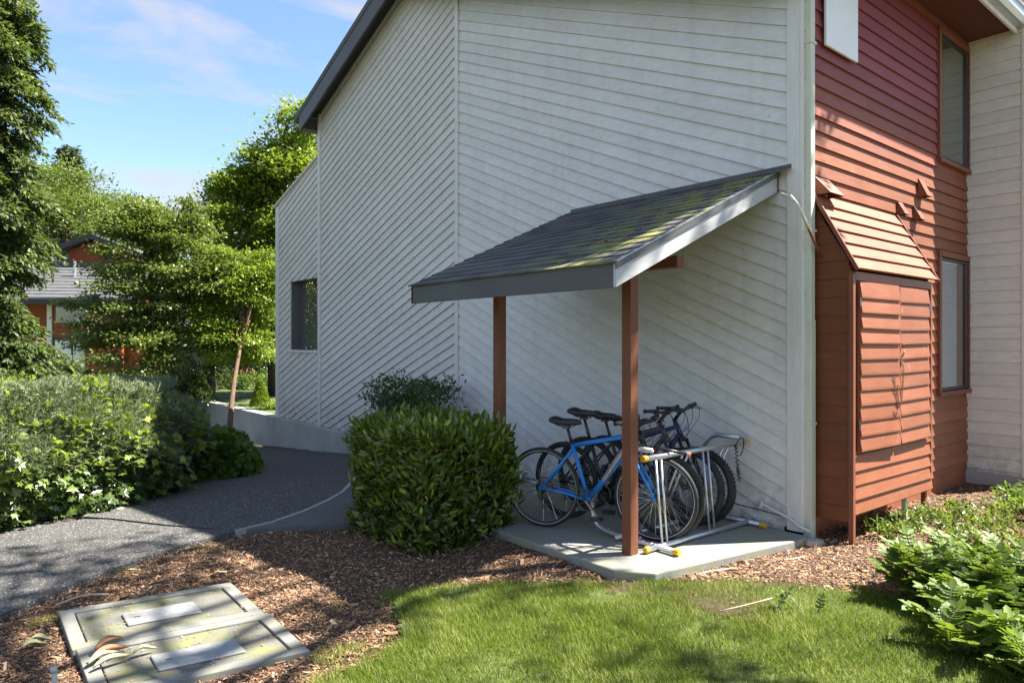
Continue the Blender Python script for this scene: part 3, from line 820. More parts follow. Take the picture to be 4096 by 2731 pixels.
# bent conduit from under the shelter roof across the rain pipe towards the cabinet
pts = [(-.20, .10, 2.84), (-.08, .09, 2.83), (.01, -.02, 2.77), (-.10, -.10, 2.63), (-.06, -.105, 2.56), (.03, -.105, 2.44), (.16, -.09, 2.31), (.29, -.06, 2.19)]
pts = [(-.22, .06, 2.82), (-.20, -.03, 2.78), (-.22, -.09, 2.70), (-.17, -.105, 2.62), (-.09, -.11, 2.53), (-.01, -.115, 2.43), (.12, -.11, 2.31)]
cp = thing("bent_conduit", (0, -.1, 2.5), "thin bent conduit hanging past the rain pipe below the shelter's upper corner", "conduit")
MB().tube(pts[:5], .013, 8).build("upper_pipe", M["olive_trim"], cp, smooth=True)
MB().tube(pts[4:], [.012, .012, .008], 8).build("lower_pipe", M["red_trim"], cp, smooth=True)
MB().tube([(-.225, -.02, 2.79), (-.215, -.05, 2.745)], .020, 8).build("coupling", M["olive_trim"], cp)
# low drain pipe on the wall by the slab
lp = thing("drain_pipe", (-.04, .3, .1), "thin pale drain pipe sloping down the wall foot behind the rack", "pipe")
MB().tube([(-.045, .37, .185), (-.045, .33, .18), (-.045, .07, .10), (-.05, -.01, .055), (-.05, -.10, .03)], .013, 8).build("pipe", M["grey_trim"], lp, smooth=True)
MB().tube([(-.045, .33, .205), (-.045, .345, .15)], .018, 8).build("elbow", M["grey_trim"], lp)
wc = MB().tube([(-.03, 1.1, .17), (-.03, .8, .145), (-.03, .5, .125), (-.03, .3, .115), (-.03, .05, .10)], .004, 5).build("wall_cable", M["black_plastic"], None)
put(wc, "thin dark cable running low along the grey wall behind the bicycles", "cable")
# ------------------------------------------------------------------ slab, rack and bicycles
slabm = MB()
sp_ = [(-1.78, 0.12), (-.30, -.10), (-.076, -.13), (-.076, 3.02), (-1.95, 3.02), (-1.95, .34)]
slabm.prism([(x, y, -.12) for x, y in sp_], (0, 0, .12))
sl_o = slabm.build("concrete_slab", M["slab"], None, bevel=.012); fix_normals([sl_o]); sl_o["kind"] = "structure"

rk_ = thing("bicycle_rack", (-.78, .6, 0), "galvanised tube bicycle rack with yellow plastic end caps standing on the slab", "bicycle rack")
RT = .021
def bez(pts, n=6):
    """round the corners of a polyline"""
    P = [Vector(p) for p in pts]; out = [P[0]]
    for i in range(1, len(P)-1):
        a, b, c = P[i-1], P[i], P[i+1]
        r = min((b-a).length, (c-b).length)*.48
        s = b + (a-b).normalized()*r; e = b + (c-b).normalized()*r
        for k in range(n+1):
            t = k/n; out.append(s*(1-t)**2 + b*2*t*(1-t) + e*t*t)
    out.append(P[-1]); return out
for x in (-1.352, -.155):
    MB().tube(bez([(x, .27, .028), (x, .88, .028), (x, 1.09, .06), (x, 1.145, .24), (x, 1.06, .37), (x, .84, .66), (x, .75, .755), (x, .49, .755)]), RT, 12).build("side_tube", M["galvanised"], rk_, smooth=True)
    MB().tube([(x, .285, .028), (x, .235, .028)], RT+.004, 12).build("end_cap", M["yellow_cap"], rk_, smooth=False, bevel=.003)
MB().tube([(-1.46, .44, .03), (-.11, .40, .03)], RT, 12).build("base_rail", M["galvanised"], rk_, smooth=True)
MB().tube([(-1.43, .80, .03), (-.11, .78, .03)], RT, 12).build("base_rail", M["galvanised"], rk_, smooth=True)
MB().tube([(-1.455, .44, .03), (-1.50, .44, .03)], RT+.004, 12).build("end_cap", M["yellow_cap"], rk_, bevel=.003)
MB().tube([(-1.425, .49, .705), (-.075, .485, .705)], RT, 12).build("top_rail", M["galvanised"], rk_, smooth=True)
MB().tube([(-1.42, .49, .705), (-1.468, .49, .705)], RT+.004, 12).build("end_cap", M["yellow_cap"], rk_, bevel=.003)
MB().tube([(-.080, .485, .705), (-.035, .485, .705)], RT+.004, 12).build("end_cap", M["yellow_cap"], rk_, bevel=.003)
for xb, xt, y in ((-1.305, -1.315, .43), (-1.245, -1.25, .43), (-.70, -.70, .42), (-.63, -.63, .42), (-.965, -.965, .79), (-.89, -.89, .79), (-.40, -.40, .79), (-.32, -.32, .79)):
    MB().tube([(xb, y, .035), (xt, .488, .70)], .0095, 8).build("upright", M["galvanised"], rk_, smooth=True)
for x, y in ((-1.335, .62), (-1.335, .95), (-.155, .62)):
    MB().disc((x, y, .053), .012, .014, (0, 0, 1), 6).disc((x, y, .064), .006, .01, (0, 0, 1), 6).build("bolt", M["steel"], rk_)

def wheel(b, x, R, r, rimc, tread, disc=None, cog=False, refl=False, stripe=False):
    c = (x, 0, R + r)
    w = MB().torus(c, R, r, (0, 1, 0), 56, 10).build("wheel", M["rubber"], b, smooth=True, world=False)
    if tread:
        kb = MB()
        for i in range(64):
            a = 2*math.pi*i/64
            for sy in (-1, 0, 1):
                aa = a + (.03 if sy else 0)
                p = Vector((x + math.cos(aa)*(R+r*(.98 if sy == 0 else .78)), sy*r*.62, R + r + math.sin(aa)*(R+r*(.98 if sy == 0 else .78))))
                d = Vector((math.cos(aa), 0, math.sin(aa))); t = Vector((-d.z, 0, d.x))
                vs = [p + t*(e1*.006) + Vector((0, 1, 0))*(e2*.008) + d*(e3*.005) for e3 in (-1, 1) for e1, e2 in ((-1,-1),(1,-1),(1,1),(-1,1))]
                kb.add(vs, [(0,1,2,3),(7,6,5,4),(0,4,5,1),(1,5,6,2),(2,6,7,3),(3,7,4,0)])
        k_ = kb.build("tread", M["rubber"], w, world=False); k_["kind"] = "stuff"
    MB().torus(c, R-r*.75, .010, (0, 1, 0), 48, 6, 1.1).build("rim", M[rimc], w, smooth=True, world=False)
    if stripe:
        MB().torus((x, -r*.90, R+r), R-r*.35, .0022, (0, 1, 0), 56, 4).torus((x, r*.90, R+r), R-r*.35, .0022, (0, 1, 0), 56, 4).build("sidewall_stripe", M["reflective"], w, world=False)
    ns = 28; sp = MB()
    for i in range(ns):
        a = 2*math.pi*i/ns; s = 1 if i % 2 else -1; b2 = a + (.42 if (i//2) % 2 else -.42)
        sp.tube([(x + math.cos(b2)*.022, s*.028, R+r + math.sin(b2)*.022), (x + math.cos(a)*(R-r*.8), 0, R+r + math.sin(a)*(R-r*.8))], .0013, 3, False)
    sp.build("spokes", M["steel"], w, world=False)["kind"] = "stuff"
    MB().tube([(x, -.05, R+r), (x, -.032, R+r), (x, -.03, R+r), (x, .03, R+r), (x, .032, R+r), (x, .05, R+r)], [.008, .008, .022, .022, .008, .008], 12).build("hub", M["dark_steel"], w, smooth=False, world=False)
    if disc:
        MB().torus((x, .034, R+r), .074, .006, (0, 1, 0), 28, 4, .25).build("brake_disc", M[disc], w, world=False)
        ar = MB()
        for i in range(6):
            a = i*math.pi/3; ar.bar((x + math.cos(a)*.02, .034, R+r + math.sin(a)*.02), (x + math.cos(a+.35)*.07, .034, R+r + math.sin(a+.35)*.07), .002, .006, (0, 1, 0))
        ar.build("disc_spider", M[disc], w, world=False)
    if cog:
        m = MB()
        for i in range(6): m.torus((x, -.036-.004*i, R+r), .050-.005*i, .004, (0, 1, 0), 20, 4, .4)
        m.build("sprocket", M["dark_steel"], w, world=False)
    if refl:
        a = refl; p = Vector((x + math.cos(a)*R*.72, 0, R+r + math.sin(a)*R*.72)); d = Vector((-math.sin(a), 0, math.cos(a)))
        MB().bar(p - d*.035, p + d*.035, .014, .022, (0, 1, 0)).build("reflector", M["reflective"], w, world=False)
    return w

def bicycle(rear, front, z0, label, frame_mat, fork_mat, R, r, tread, stripe, saddle_z, bar_z, rise=0.0, sus=False, disc=None, top_drop=0.0, bar_w=.30, accent=None, bag=False, turn=0.0, saddle_pitch=0.0):
    rear = Vector(rear); front = Vector(front); d = front - rear; wb = d.length
    rz_ = math.atan2(d.y, d.x)
    b = thing("bicycle", (rear.x, rear.y, z0), label, "bicycle", "bicycles parked in the rack", rz_)
    S = lambda *a: None
    ax = R + r
    wheel(b, 0, R, r, "dark_steel", tread, disc, True, refl=2.9 if stripe else 0, stripe=stripe)
    wheel(b, wb, R, r, "dark_steel", tread, disc, False, refl=0, stripe=stripe)
    BB = Vector((.415, 0, ax-.065)); ST = Vector((.265, 0, .74-top_drop)); HT = Vector((wb-.245, 0, .845)); HB = Vector((wb-.195, 0, .725 if not sus else .75))
    m = MB()
    m.tube([BB, ST], .017, 10); m.tube([ST - (ST-BB)*.05, HT - (HT-HB)*.15], [.018, .020], 10)
    m.tube([BB, HB + (HT-HB)*.15], [.022, .026], 10); m.tube([HB, HT], .024, 12)
    m.tube([BB - Vector((0, .035, 0)), BB + Vector((0, .035, 0))], .024, 12)
    for s in (-1, 1):
        m.tube([BB + Vector((-.02, s*.02, 0)), (.20, s*.045, ax-.02), (0.0, s*.062, ax)], [.012, .011, .009], 8)
        m.tube([ST - (ST-BB)*.10 + Vector((0, s*.012, 0)), (.13, s*.042, ax + .16), (0.0, s*.062, ax)], [.010, .009, .008], 8)
        m.disc((0, s*.062, ax), .018, .006)
    fr = m.build("frame", M[frame_mat], b, smooth=True, world=False)
    if accent:
        MB().tube([BB + (HB-BB)*.52, BB + (HB-BB)*.80], .0275, 10).build("frame_decal", M[accent], fr, smooth=True, world=False)
    # front end turns with the bars
    P = Vector((wb, 0, ax))
    m = MB(); crown = HB + (HB-HT).normalized()*.03
    m.tube([HB, crown], .024, 10)
    for s in (-1, 1):
        if sus:
            m.tube([crown + Vector((-.01, 0, -.0)), crown + Vector((0, s*.055, -.01))], .02, 8)
            m.tube([crown + Vector((0, s*.06, .0)), crown.lerp(P, .42) + Vector((.0, s*.06, 0))], .015, 8)
            m.tube([crown.lerp(P, .38) + Vector((0, s*.06, 0)), P + Vector((0, s*.06, 0))], [.021, .018], 10)
        else:
            m.tube([crown, crown + Vector((.012, s*.045, -.035)), P + Vector((-.01, s*.055, .04)), P + Vector((0, s*.055, 0))], [.018, .015, .011, .010], 8)
        m.disc(P + Vector((0, s*.058, 0)), .018, .012)
    m.build("fork", M[fork_mat], b, smooth=True, world=False)
    # saddle
    SP = ST + (ST-BB).normalized()*(saddle_z-ST.z-.03)
    MB().tube([ST - (ST-BB)*.05, SP], .0135, 10).build("seat_post", M["black_paint"], b, smooth=True, world=False)
    MB().torus(ST, .018, .008, (ST-BB), 14, 6).bar(ST+Vector((-.02, -.02, 0)), ST+Vector((-.055, -.01, .01)), .01, .012).build("seat_clamp", M["black_plastic"], b, world=False)
    prof = [(-.155, .062, .016), (-.145, .075, .024), (-.11, .078, .030), (-.06, .062, .028), (0, .036, .024), (.06, .022, .021), (.11, .018, .018), (.125, .012, .010)]
    vs = []; n = 14
    for x, w, h in prof:
        up = .018 if x < -.10 else (.0 if x < .05 else .004)
        for j in range(n):
            a = 2*math.pi*j/n; zz = math.sin(a)*h*(1.0 if math.sin(a) > 0 else .75)
            vs.append((SP.x + x + .01, math.cos(a)*w*1.05, saddle_z - .01 + zz*1.55 + up + saddle_pitch*x - (.010*(1-abs(math.cos(a))) if math.sin(a) > .5 and x < .0 else 0)))
    fs = [(i*n+j, i*n+(j+1)%n, (i+1)*n+(j+1)%n, (i+1)*n+j) for i in range(len(prof)-1) for j in range(n)] + [tuple(range(n-1, -1, -1)), tuple((len(prof)-1)*n+j for j in range(n))]
    sa = MB().add(vs, fs).build("saddle", M["saddle_skin"], b, smooth=True, world=False)
    md = sa.modifiers.new("s", "SUBSURF"); md.levels = 1; md.render_levels = 1
    MB().tube([(SP.x-.10, -.02, saddle_z-.03), (SP.x-.03, -.022, saddle_z-.045), (SP.x+.05, -.022, saddle_z-.045), (SP.x+.10, -.01, saddle_z-.02)], .0035, 5).tube([(SP.x-.10, .02, saddle_z-.03), (SP.x-.03, .022, saddle_z-.045), (SP.x+.05, .022, saddle_z-.045), (SP.x+.10, .01, saddle_z-.02)], .0035, 5).box((SP.x-.03, -.024, saddle_z-.06), (SP.x+.025, .024, saddle_z-.035)).build("saddle_rails", M["dark_steel"], sa, world=False)
    # stem and bars (turned by `turn`)
    T = Matrix.Translation(HT) @ Matrix.Rotation(turn, 4, (HT-HB).normalized()) @ Matrix.Translation(-HT)
    tv = lambda p: T @ Vector(p)
    st1 = HT + (HT-HB).normalized()*.05; cl = Vector((st1.x+.075, 0, bar_z))
    st = MB().tube([tv(HT - (HT-HB)*.1), tv(st1)], .020, 10).tube([tv(st1 - Vector((0, 0, .01))), tv(cl)], .017, 10).tube([tv(cl+Vector((0, -.025, 0))), tv(cl+Vector((0, .025, 0)))], .022, 10).build("stem", M["black_paint"], b, smooth=True, world=False)
    hb = MB().tube([tv(cl + Vector(o)) for o in ((-.045, -bar_w, rise+.01), (-.02, -bar_w*.55, rise), (0, -.06, 0), (0, .06, 0), (-.02, bar_w*.55, rise), (-.045, bar_w, rise+.01))], .0125, 10).build("handlebar", M["charcoal_paint"], b, smooth=True, world=False)
    for s in (-1, 1):
        e = Vector((-.045, s*bar_w, rise+.01)); i_ = Vector((-.028, s*bar_w*.62, rise+.003)); dd = (i_-e)
        MB().tube([tv(cl+e-dd*.03), tv(cl+e), tv(cl+e+dd*.5), tv(cl+e+dd)], [.019, .0165, .0155, .0165], 10).build("grip", M["black_plastic"], hb, smooth=True, world=False)
        q = cl + Vector((-.026, s*bar_w*.56, rise))
        MB().box((q.x-.005, q.y-.018, q.z-.022), (q.x+.035, q.y+.018, q.z+.018), T).tube([tv(q+Vector((.03, 0, -.005))), tv(q+Vector((.055, s*.03, -.012))), tv(q+Vector((.06, s*.11, -.025)))], [.008, .006, .005], 6).build("brake_lever", M["dark_steel"], hb, world=False)
        MB().tube([tv(q+Vector((.0, -.02*s, -.015))), tv(q+Vector((.0, -.055*s, -.02)))], [.020, .016], 8).build("gear_shifter", M["black_plastic"], hb, world=False)
        cpts = [q+Vector((.03, 0, -.005)), q+Vector((.115, -s*.02, .02)), q+Vector((.16, -s*.07, -.08)), HB+Vector((.06, -s*.02, .0)), HB+Vector((-.03, s*.03, -.02))]
        c2 = [q+Vector((.01, -s*.05, -.02)), q+Vector((.09, -s*.09, .0)), q+Vector((.125, -s*.13, -.10)), HB+Vector((.045, s*.02, .05)), HB+Vector((-.06, -s*.03, .0))]
        MB().tube([tv(p) for p in bez(cpts, 5)], .0026, 5).tube([tv(p) for p in bez(c2, 5)], .0026, 5).build("cable", M["black_plastic"], hb, smooth=True, world=False)
    # cranks, chain, gears
    m = MB().torus(BB + Vector((0, -.048, 0)), .085, .005, (0, 1, 0), 32, 4, .5)
    for i in range(5):
        a = i*2*math.pi/5; m.bar(BB+Vector((0, -.048, 0)), BB+Vector((math.cos(a)*.083, -.048, math.sin(a)*.083)), .004, .014, (0, 1, 0))
    cr = m.build("chainring", M["dark_steel"], b, world=False)
    ang = -.85
    for s in (-1, 1):
        v = Vector((math.cos(ang), 0, math.sin(ang)))*.17*(-s)
        c0 = BB + Vector((0, s*.065, 0))
        ca_ = MB().bar(c0, c0+v, .014, .022, (0, 1, 0)).build("crank_arm", M["steel"], b, world=False)
        p = c0+v+Vector((0, s*.05, 0))
        MB().box((p.x-.045, p.y-.04, p.z-.012), (p.x+.045, p.y+.04, p.z+.012)).build("pedal", M["black_plastic"], ca_, bevel=.004, world=False)
    rc = Vector((0, -.048, ax)); fc = BB + Vector((0, -.048, 0))
    MB().tube([fc+Vector((0, 0, .086)), rc+Vector((0, 0, .05))], .004, 4).tube([fc+Vector((0, 0, -.086)), rc+Vector((.02, 0, -.13)), rc+Vector((.0, 0, -.10))], .004, 4).build("chain", M["dark_steel"], b, world=False)
    MB().box((-.012, -.075, ax-.10), (.016, -.045, ax-.01)).tube([(.0, -.056, ax-.08), (.03, -.056, ax-.16)], .008, 6).torus((.03, -.056, ax-.155), .016, .004, (0, 1, 0), 12, 4).build("rear_derailleur", M["dark_steel"], b, world=False)
    return b

# rear hub and front hub on the ground plan
B1 = bicycle((-1.570, 1.50, 0), (-1.175, .600, 0), 0.002, "bright blue bicycle with black saddle, nearest to the near red post", "blue_paint", "blue_paint", .321, .022, False, True, .92, .95, .0, disc="rusty_chain", top_drop=-.0)
B2 = bicycle((-1.20, 1.60, 0), (-1.02, .62, 0), 0.002, "black bicycle with slim tyres and black frame, second from the near post", "black_paint", "black_paint", .320, .024, False, False, .965, .93, .01, top_drop=.02)
B3 = bicycle((-.78, 1.74, 0), (-.60, .72, 0), 0.002, "dark bicycle with charcoal and red frame, wide black handlebar and loops of cable", "charcoal_paint", "charcoal_paint", .312, .028, True, False, .90, .97, .02, sus=True, accent="red_paint", top_drop=.05)
B4 = bicycle((-.50, 1.74, 0), (-.43, .70, 0), 0.002, "dark purple mountain bicycle with knobbly fat tyres, closest to the grey wall", "purple_frame", "black_paint", .300, .034, True, False, .84, .975, .03, sus=True, top_drop=.08)

ck = thing("coiled_lock", (-.2, .45, .6), "black coiled cable lock hanging from the far end of the rack's top rail", "bicycle lock")
pts = []
for i in range(90):
    t = i/89
    pts.append((-.27+.06*t + .012*math.cos(i*.9), .45 + .014*math.sin(i*.9), .70 - .33*t + .02*math.sin(t*9)))
MB().tube(pts, .0045, 5).build("coil", M["black_plastic"], ck, smooth=True)
MB().tube(bez([(-.30, .44, .69), (-.27, .42, .76), (-.16, .44, .76), (-.15, .45, .66), (-.20, .45, .60)]), .005, 6).build("loop", M["black_plastic"], ck, smooth=True)
ul = thing("bar_lock", (-1.2, .46, .74), "dark bar lock with an orange tip resting across the rack's top rail", "bicycle lock")
MB().tube([(-1.30, .70, .775), (-1.19, .52, .752), (-1.09, .36, .722)], .012, 8).build("shaft", M["black_paint"], ul, smooth=True)
MB().tube([(-1.09, .36, .722), (-1.075, .335, .717)], .015, 8).build("tip", M["orange_tip"], ul)

# rock by the rain pipe
rm = MB().torus((0, 0, 0), .045, .04, (0, 0, 1), 10, 7); 
for i, v in enumerate(rm.v):
    f = 1 + .35*mnoise.noise(Vector(v)*14 + Vector((3, 1, 2)))
    rm.v[i] = (v[0]*f*1.15 - .07, v[1]*f + .03-.16, v[2]*f*1.1 - .055)
rk2 = rm.build("rock", M["rock"], None); put(rk2, "small pale angular rock on the mulch at the foot of the rain pipe", "rock")
# ------------------------------------------------------------------ ground
def gz(y): return -0.09 - 0.09*np.maximum(0, y - 4.8)
def gzs(y): return -0.09 - 0.09*max(0.0, y - 4.8)

def inpoly(px, py, poly):
    ins = np.zeros(len(px), bool); n = len(poly)
    for i in range(n):
        x1, y1 = poly[i]; x2, y2 = poly[(i+1) % n]
        c = ((y1 > py) != (y2 > py)) & (px < (x2-x1)*(py-y1)/((y2-y1) if y2 != y1 else 1e-9) + x1)
        ins ^= c
    return ins

def fnoise(x, y, s, seed=0):
    """cheap smooth value noise, vectorised"""
    r = np.random.default_rng(seed); T = r.random((64, 64))
    u = x*s + 31.7; v = y*s + 17.3; i = np.floor(u).astype(int); j = np.floor(v).astype(int); a = u-i; b = v-j
    a = a*a*(3-2*a); b = b*b*(3-2*b); g = lambda p, q: T[p % 64, q % 64]
    return (g(i, j)*(1-a)+g(i+1, j)*a)*(1-b) + (g(i, j+1)*(1-a)+g(i+1, j+1)*a)*b

def grid(name, xs, ys, zf, mat, kind="structure", keep=None, parent=None):
    X, Y = np.meshgrid(xs, ys); Z = zf(X, Y); V = np.stack([X, Y, Z], -1).reshape(-1, 3); w = len(xs)
    i, j = np.meshgrid(np.arange(len(xs)-1), np.arange(len(ys)-1)); a = (j*w + i).ravel()
    F = np.stack([a, a+1, a+1+w, a+w], 1)
    if keep is not None:
        c = V[F].mean(1); F = F[keep(c[:, 0], c[:, 1])]
    return np_mesh(name, V, F, mat, parent, smooth=True, kind=kind)

xs = np.concatenate([np.linspace(-400, -20, 20), np.linspace(-16, -.4, 30), [-.12, .12], np.linspace(1, 16, 16), np.linspace(20, 400, 20)])
ys = np.concatenate([np.linspace(-400, -20, 20), np.linspace(-16, 24, 60), np.linspace(30, 600, 24)])
def base_z(X, Y):
    low = np.where(Y < 4.8, -.16, -.16 - .09*(Y-4.8))
    low = np.where(Y > 12, np.minimum(-.05, np.where(Y < 19, -.16-.09*(Y-4.8), -1.4+.5*(Y-19))), low)
    hi = np.where(Y > 10, -.05, -.16)
    return np.where(X > 0, hi, low)
grid("ground", xs, ys, base_z, M["earth"])
fl = MB().add([(.14, 11.86, -.03), (200, 11.86, -.03), (200, 260, -.03), (-200, 260, -.03), (-200, 19.5, -.03), (.14, 19.5, -.03)], [(0, 1, 2, 3, 4, 5)]).build("far_lawn", M["far_grass"]); fl["kind"] = "structure"
rw = MB().box((-.078, 11.805, -1.3), (.15, 21, -.015)).build("retaining_wall", M["foundation"], None, bevel=.015)
put(rw, "low pale concrete retaining wall running on past the lattice window", "retaining wall")

lawn_poly = [(-4.35, .22), (-4.1, .31), (-3.78, .34), (-3.56, .47), (-3.42, .80), (-3.28, 1.11), (-3.02, 1.06), (-2.71, .90), (-2.2, .48), (-1.65, .02), (-1.09, -.42), (-.85, -.9), (-.4, -2), (-.4, -6), (-9, -6), (-6.5, -1.6)]
def mulch_z(X, Y):
    z = gz(Y) - .012 + .020*(fnoise(X, Y, 2.1, 1)-.5) + .012*(fnoise(X, Y, 9, 2)-.5) + .006*(fnoise(X, Y, 34, 3)-.5)
    z = z + np.where((Y < .25) & (X > -1.9) & (X < 3.9), .030*np.clip(1-np.abs(Y+.55)/.6, 0, 1), 0)
    z = z + .038*np.clip(1-np.hypot(np.maximum(0, np.maximum(-1.95-X, X-0)), np.maximum(0, np.maximum(-.1-Y, Y-3)))/.55, 0, 1)
    return z
bed = grid("mulch_bed", np.arange(-8.5, 4.6, .05), np.arange(-4.5, 5.6, .05), mulch_z, M["mulch"], keep=lambda x, y: ~((x > .02) & (y > .02)))
lawn = grid("lawn", np.arange(-8.5, .2, .04), np.arange(-5.5, 1.3, .04), lambda X, Y: -.072 + .02*(fnoise(X, Y, 1.3, 5)-.5) + .008*(fnoise(X, Y, 12, 6)-.5), M["turf"],
            keep=lambda x, y: inpoly(x, y, lawn_poly))

def sheet(name, poly, top, thick, mat, parent=None, kind="structure", bevel=0.0):
    """a flat poured slab following the fall of the ground"""
    m = MB()
    for half in ((0, 1, 4.8), (0, -1, -4.8)):
        q = clip(poly, half)
        if len(q) < 3: continue
        n = len(q); f = lambda p, dz: (p[0], p[1], gzs(p[1]) + dz)
        m.add([f(p, top-thick) for p in q] + [f(p, top) for p in q],
              [tuple(range(n-1, -1, -1)), tuple(range(n, 2*n))] + [(i, (i+1) % n, n+(i+1) % n, n+i) for i in range(n)])
    o = m.build(name, mat, parent, bevel=bevel); fix_normals([o])
    if parent is None and kind: o["kind"] = kind
    return o
pe = [(-12, -1.2), (-8.2, .55), (-6.4, 1.62), (-5.3, 2.28), (-4.9, 2.62), (-4.48, 2.91), (-4.05, 3.13), (-3.60, 3.27)]          # lower edge
crack = [(-3.60, 3.27), (-4.02, 3.86), (-4.36, 4.42)]
sheet("path", pe + [(-4.04, 3.85), (-4.38, 4.42), (-4.7, 4.75), (-6, 4.6), (-9, 4.2), (-13, 2.5)], .035, .12, M["aggregate"])
strip_in = [(-3.60, 3.28), (-3.25, 3.36), (-2.86, 3.57), (-2.5, 3.84), (-2.2, 4.12), (-1.98, 4.40), (-1.72, 4.75), (-1.4, 5.2), (-.9, 5.8)]
strip_out = [(-.86, 5.77), (-1.365, 5.17), (-1.685, 4.72), (-1.945, 4.37), (-2.17, 4.085), (-2.475, 3.80), (-2.84, 3.532), (-3.243, 3.325), (-3.58, 3.262)]
sheet("path", [(-3.592, 3.286)] + strip_in[1:] + [(-.085, 6.02), (-.085, 21), (-2.6, 21), (-4.0, 9), (-4.6, 6.2), (-4.7, 4.9), (-4.34, 4.44), (-4.0, 3.87)], .036, .12, M["aggregate"])
sheet("path_strip", strip_in + strip_out, .044, .11, M["strip"])
sheet("path", [(-3.5, 3.262), (-3.243, 3.321), (-2.84, 3.528), (-2.475, 3.796), (-2.17, 4.081), (-1.945, 4.366), (-1.685, 4.716), (-1.365, 5.165), (-.86, 5.765), (-.085, 6.0), (-.085, 3.03), (-1.95, 3.03), (-1.97, 2.5), (-2.73, 2.86)], .038, .12, M["smooth_path"])

# ------------------------------------------------------------------ in-ground utility boxes
def utility_box(c, ux, uy, w, h, label, pc, pw, ph, plabel):
    """c: corner on the plan, ux: unit vector along the long side, uy across"""
    c = Vector((c[0], c[1], 0)); ux = Vector((ux[0], ux[1], 0)).normalized(); uy = Vector((uy[0], uy[1], 0)).normalized()
    o = c + ux*w/2 + uy*h/2
    t = thing("utility_box", (o.x, o.y, -.09), label, "utility box", "concrete utility boxes set in the mulch")
    q = lambda a, b, z: c + ux*a + uy*b + Vector((0, 0, z))
    def blk(name, a0, b0, a1, b1, z0, z1, mat, bev, par=t):
        m = MB().prism([q(a0, b0, z0), q(a1, b0, z0), q(a1, b1, z0), q(a0, b1, z0)], (0, 0, z1-z0)); x = m.build(name, M[mat], par, bevel=bev); fix_normals([x]); return x
    e = .075
    for a0, b0, a1, b1 in ((0, 0, w, e), (0, h-e, w, h), (0, e+.002, e, h-e-.002), (w-e, e+.002, w, h-e-.002)):
        blk("rim", a0, b0, a1, b1, -.2, -.066, "lid_frame", .006)
    lid = blk("lid", e+.008, e+.008, w-e-.008, h-e-.008, -.15, -.074, "lid", .006)
    pl = blk("metal_plate", pc[0], pc[1], pc[0]+pw, pc[1]+ph, -.0745, -.060, "plate", .010, lid)
    blk("pick_slot", pc[0]+.05, pc[1]+ph/2-.006, pc[0]+.085, pc[1]+ph/2+.004, -.0599, -.0585, "dark_steel", 0, lid)
    return t
utility_box((-5.035, 1.475), (1, -.155), (.02, 1), 1.0, .69, "farther of the two concrete utility boxes, with the brighter metal plate in its lid", (.30, .21), .40, .21, "")
utility_box((-5.03, .80), (1, -.155), (.02, 1), 1.0, .665, "nearer concrete utility box, with a greyer metal plate and curled leaves on it", (.30, .16), .42, .21, "")

# ------------------------------------------------------------------ bark chips, grass
camx, camy = CAM.x, CAM.y
def view(px, py, m=.80):
    dx, dy = px-camx, py-camy; d = dx*FWD.x + dy*FWD.y; l = dx*RGT.x + dy*RGT.y
    return d, l
solid = [[(-1.95, .34), (-1.78, .12), (-.30, -.10), (.0, -.13), (.0, 3.02), (-1.95, 3.02)], pe + [(-4.36, 4.42), (-4.7, 4.75), (-6, 4.6), (-13, 2.5)],
         [(-3.6, 3.27), (-2.73, 2.86), (-1.97, 2.5), (-.08, 3.0), (-.08, 9), (-4.4, 6), (-4.36, 4.42)]]
lids = [(-5.03, .80), (-4.05, .65), (-4.03, 2.0), (-5.02, 2.165)]
n = 800000
px = rng.uniform(-7.5, 4.2, n); py = rng.uniform(-2.6, 4.4, n); d, l = view(px, py)
k = (d > 3.0) & (np.abs(l) < .80*d) & (rng.random(n) < np.clip((4.6/d)**1.6, 0, 1))
for s in solid: k &= ~inpoly(px, py, s)
k &= ~inpoly(px, py, lids) & ~((px > 0) & (py > 0))
inl = inpoly(px, py, lawn_poly); inl2 = inpoly(px+.06, py-.07, lawn_poly) & inpoly(px-.02, py-.10, lawn_poly); k &= (~inl) | (~inl2 & (rng.random(n) < .35)) | (rng.random(n) < .012)
px, py = px[k], py[k]; n = len(px)
a = rng.uniform(0, 2*math.pi, n); tilt = rng.normal(.10, .22, n)
yd = np.stack([np.cos(a), np.sin(a), tilt], 1); up = np.stack([rng.normal(0, .3, n), rng.normal(0, .3, n), np.ones(n)], 1)
Lc = rng.lognormal(-4.22, .52, n); wd = Lc*rng.uniform(.14, .42, n)
pz = mulch_z(px, py) + rng.uniform(.0, .010, n)
CHIPS = scatter("bark_chips", CHIP, np.stack([px, py, pz], 1), yd, up, Lc, M["chips"], wid=wd)
# loose litter over the lids, the slab's front and the path edge
n = 3200
px = rng.uniform(-5.2, -1.0, n); py = rng.uniform(.1, 3.1, n)
k = inpoly(px, py, lids) & (fnoise(px, py, 4, 9) > .55) | (inpoly(px, py, [(-1.75, .16), (-1.0, .05), (-1.2, .35), (-1.85, .6)]) & (rng.random(n) < .5)) | (inpoly(px, py, [(-4.6, 2.86), (-3.6, 3.28), (-3.7, 3.4), (-4.7, 3.0)]) & (rng.random(n) < .2))
px, py = px[k], py[k]; n = len(px)
pz = np.where(inpoly(px, py, lids), -.066, np.where(py > 2.5, -.05, .004)) + 0.0
a = rng.uniform(0, 6.3, n)
scatter("leaf_litter", CHIP, np.stack([px, py, pz], 1), np.stack([np.cos(a), np.sin(a), np.full(n, .08)], 1), np.tile([0, 0, 1.], (n, 1)), rng.uniform(.008, .022, n), M["chips"], rnd=rng.uniform(.5, 1, n), wid=rng.uniform(.003, .007, n))

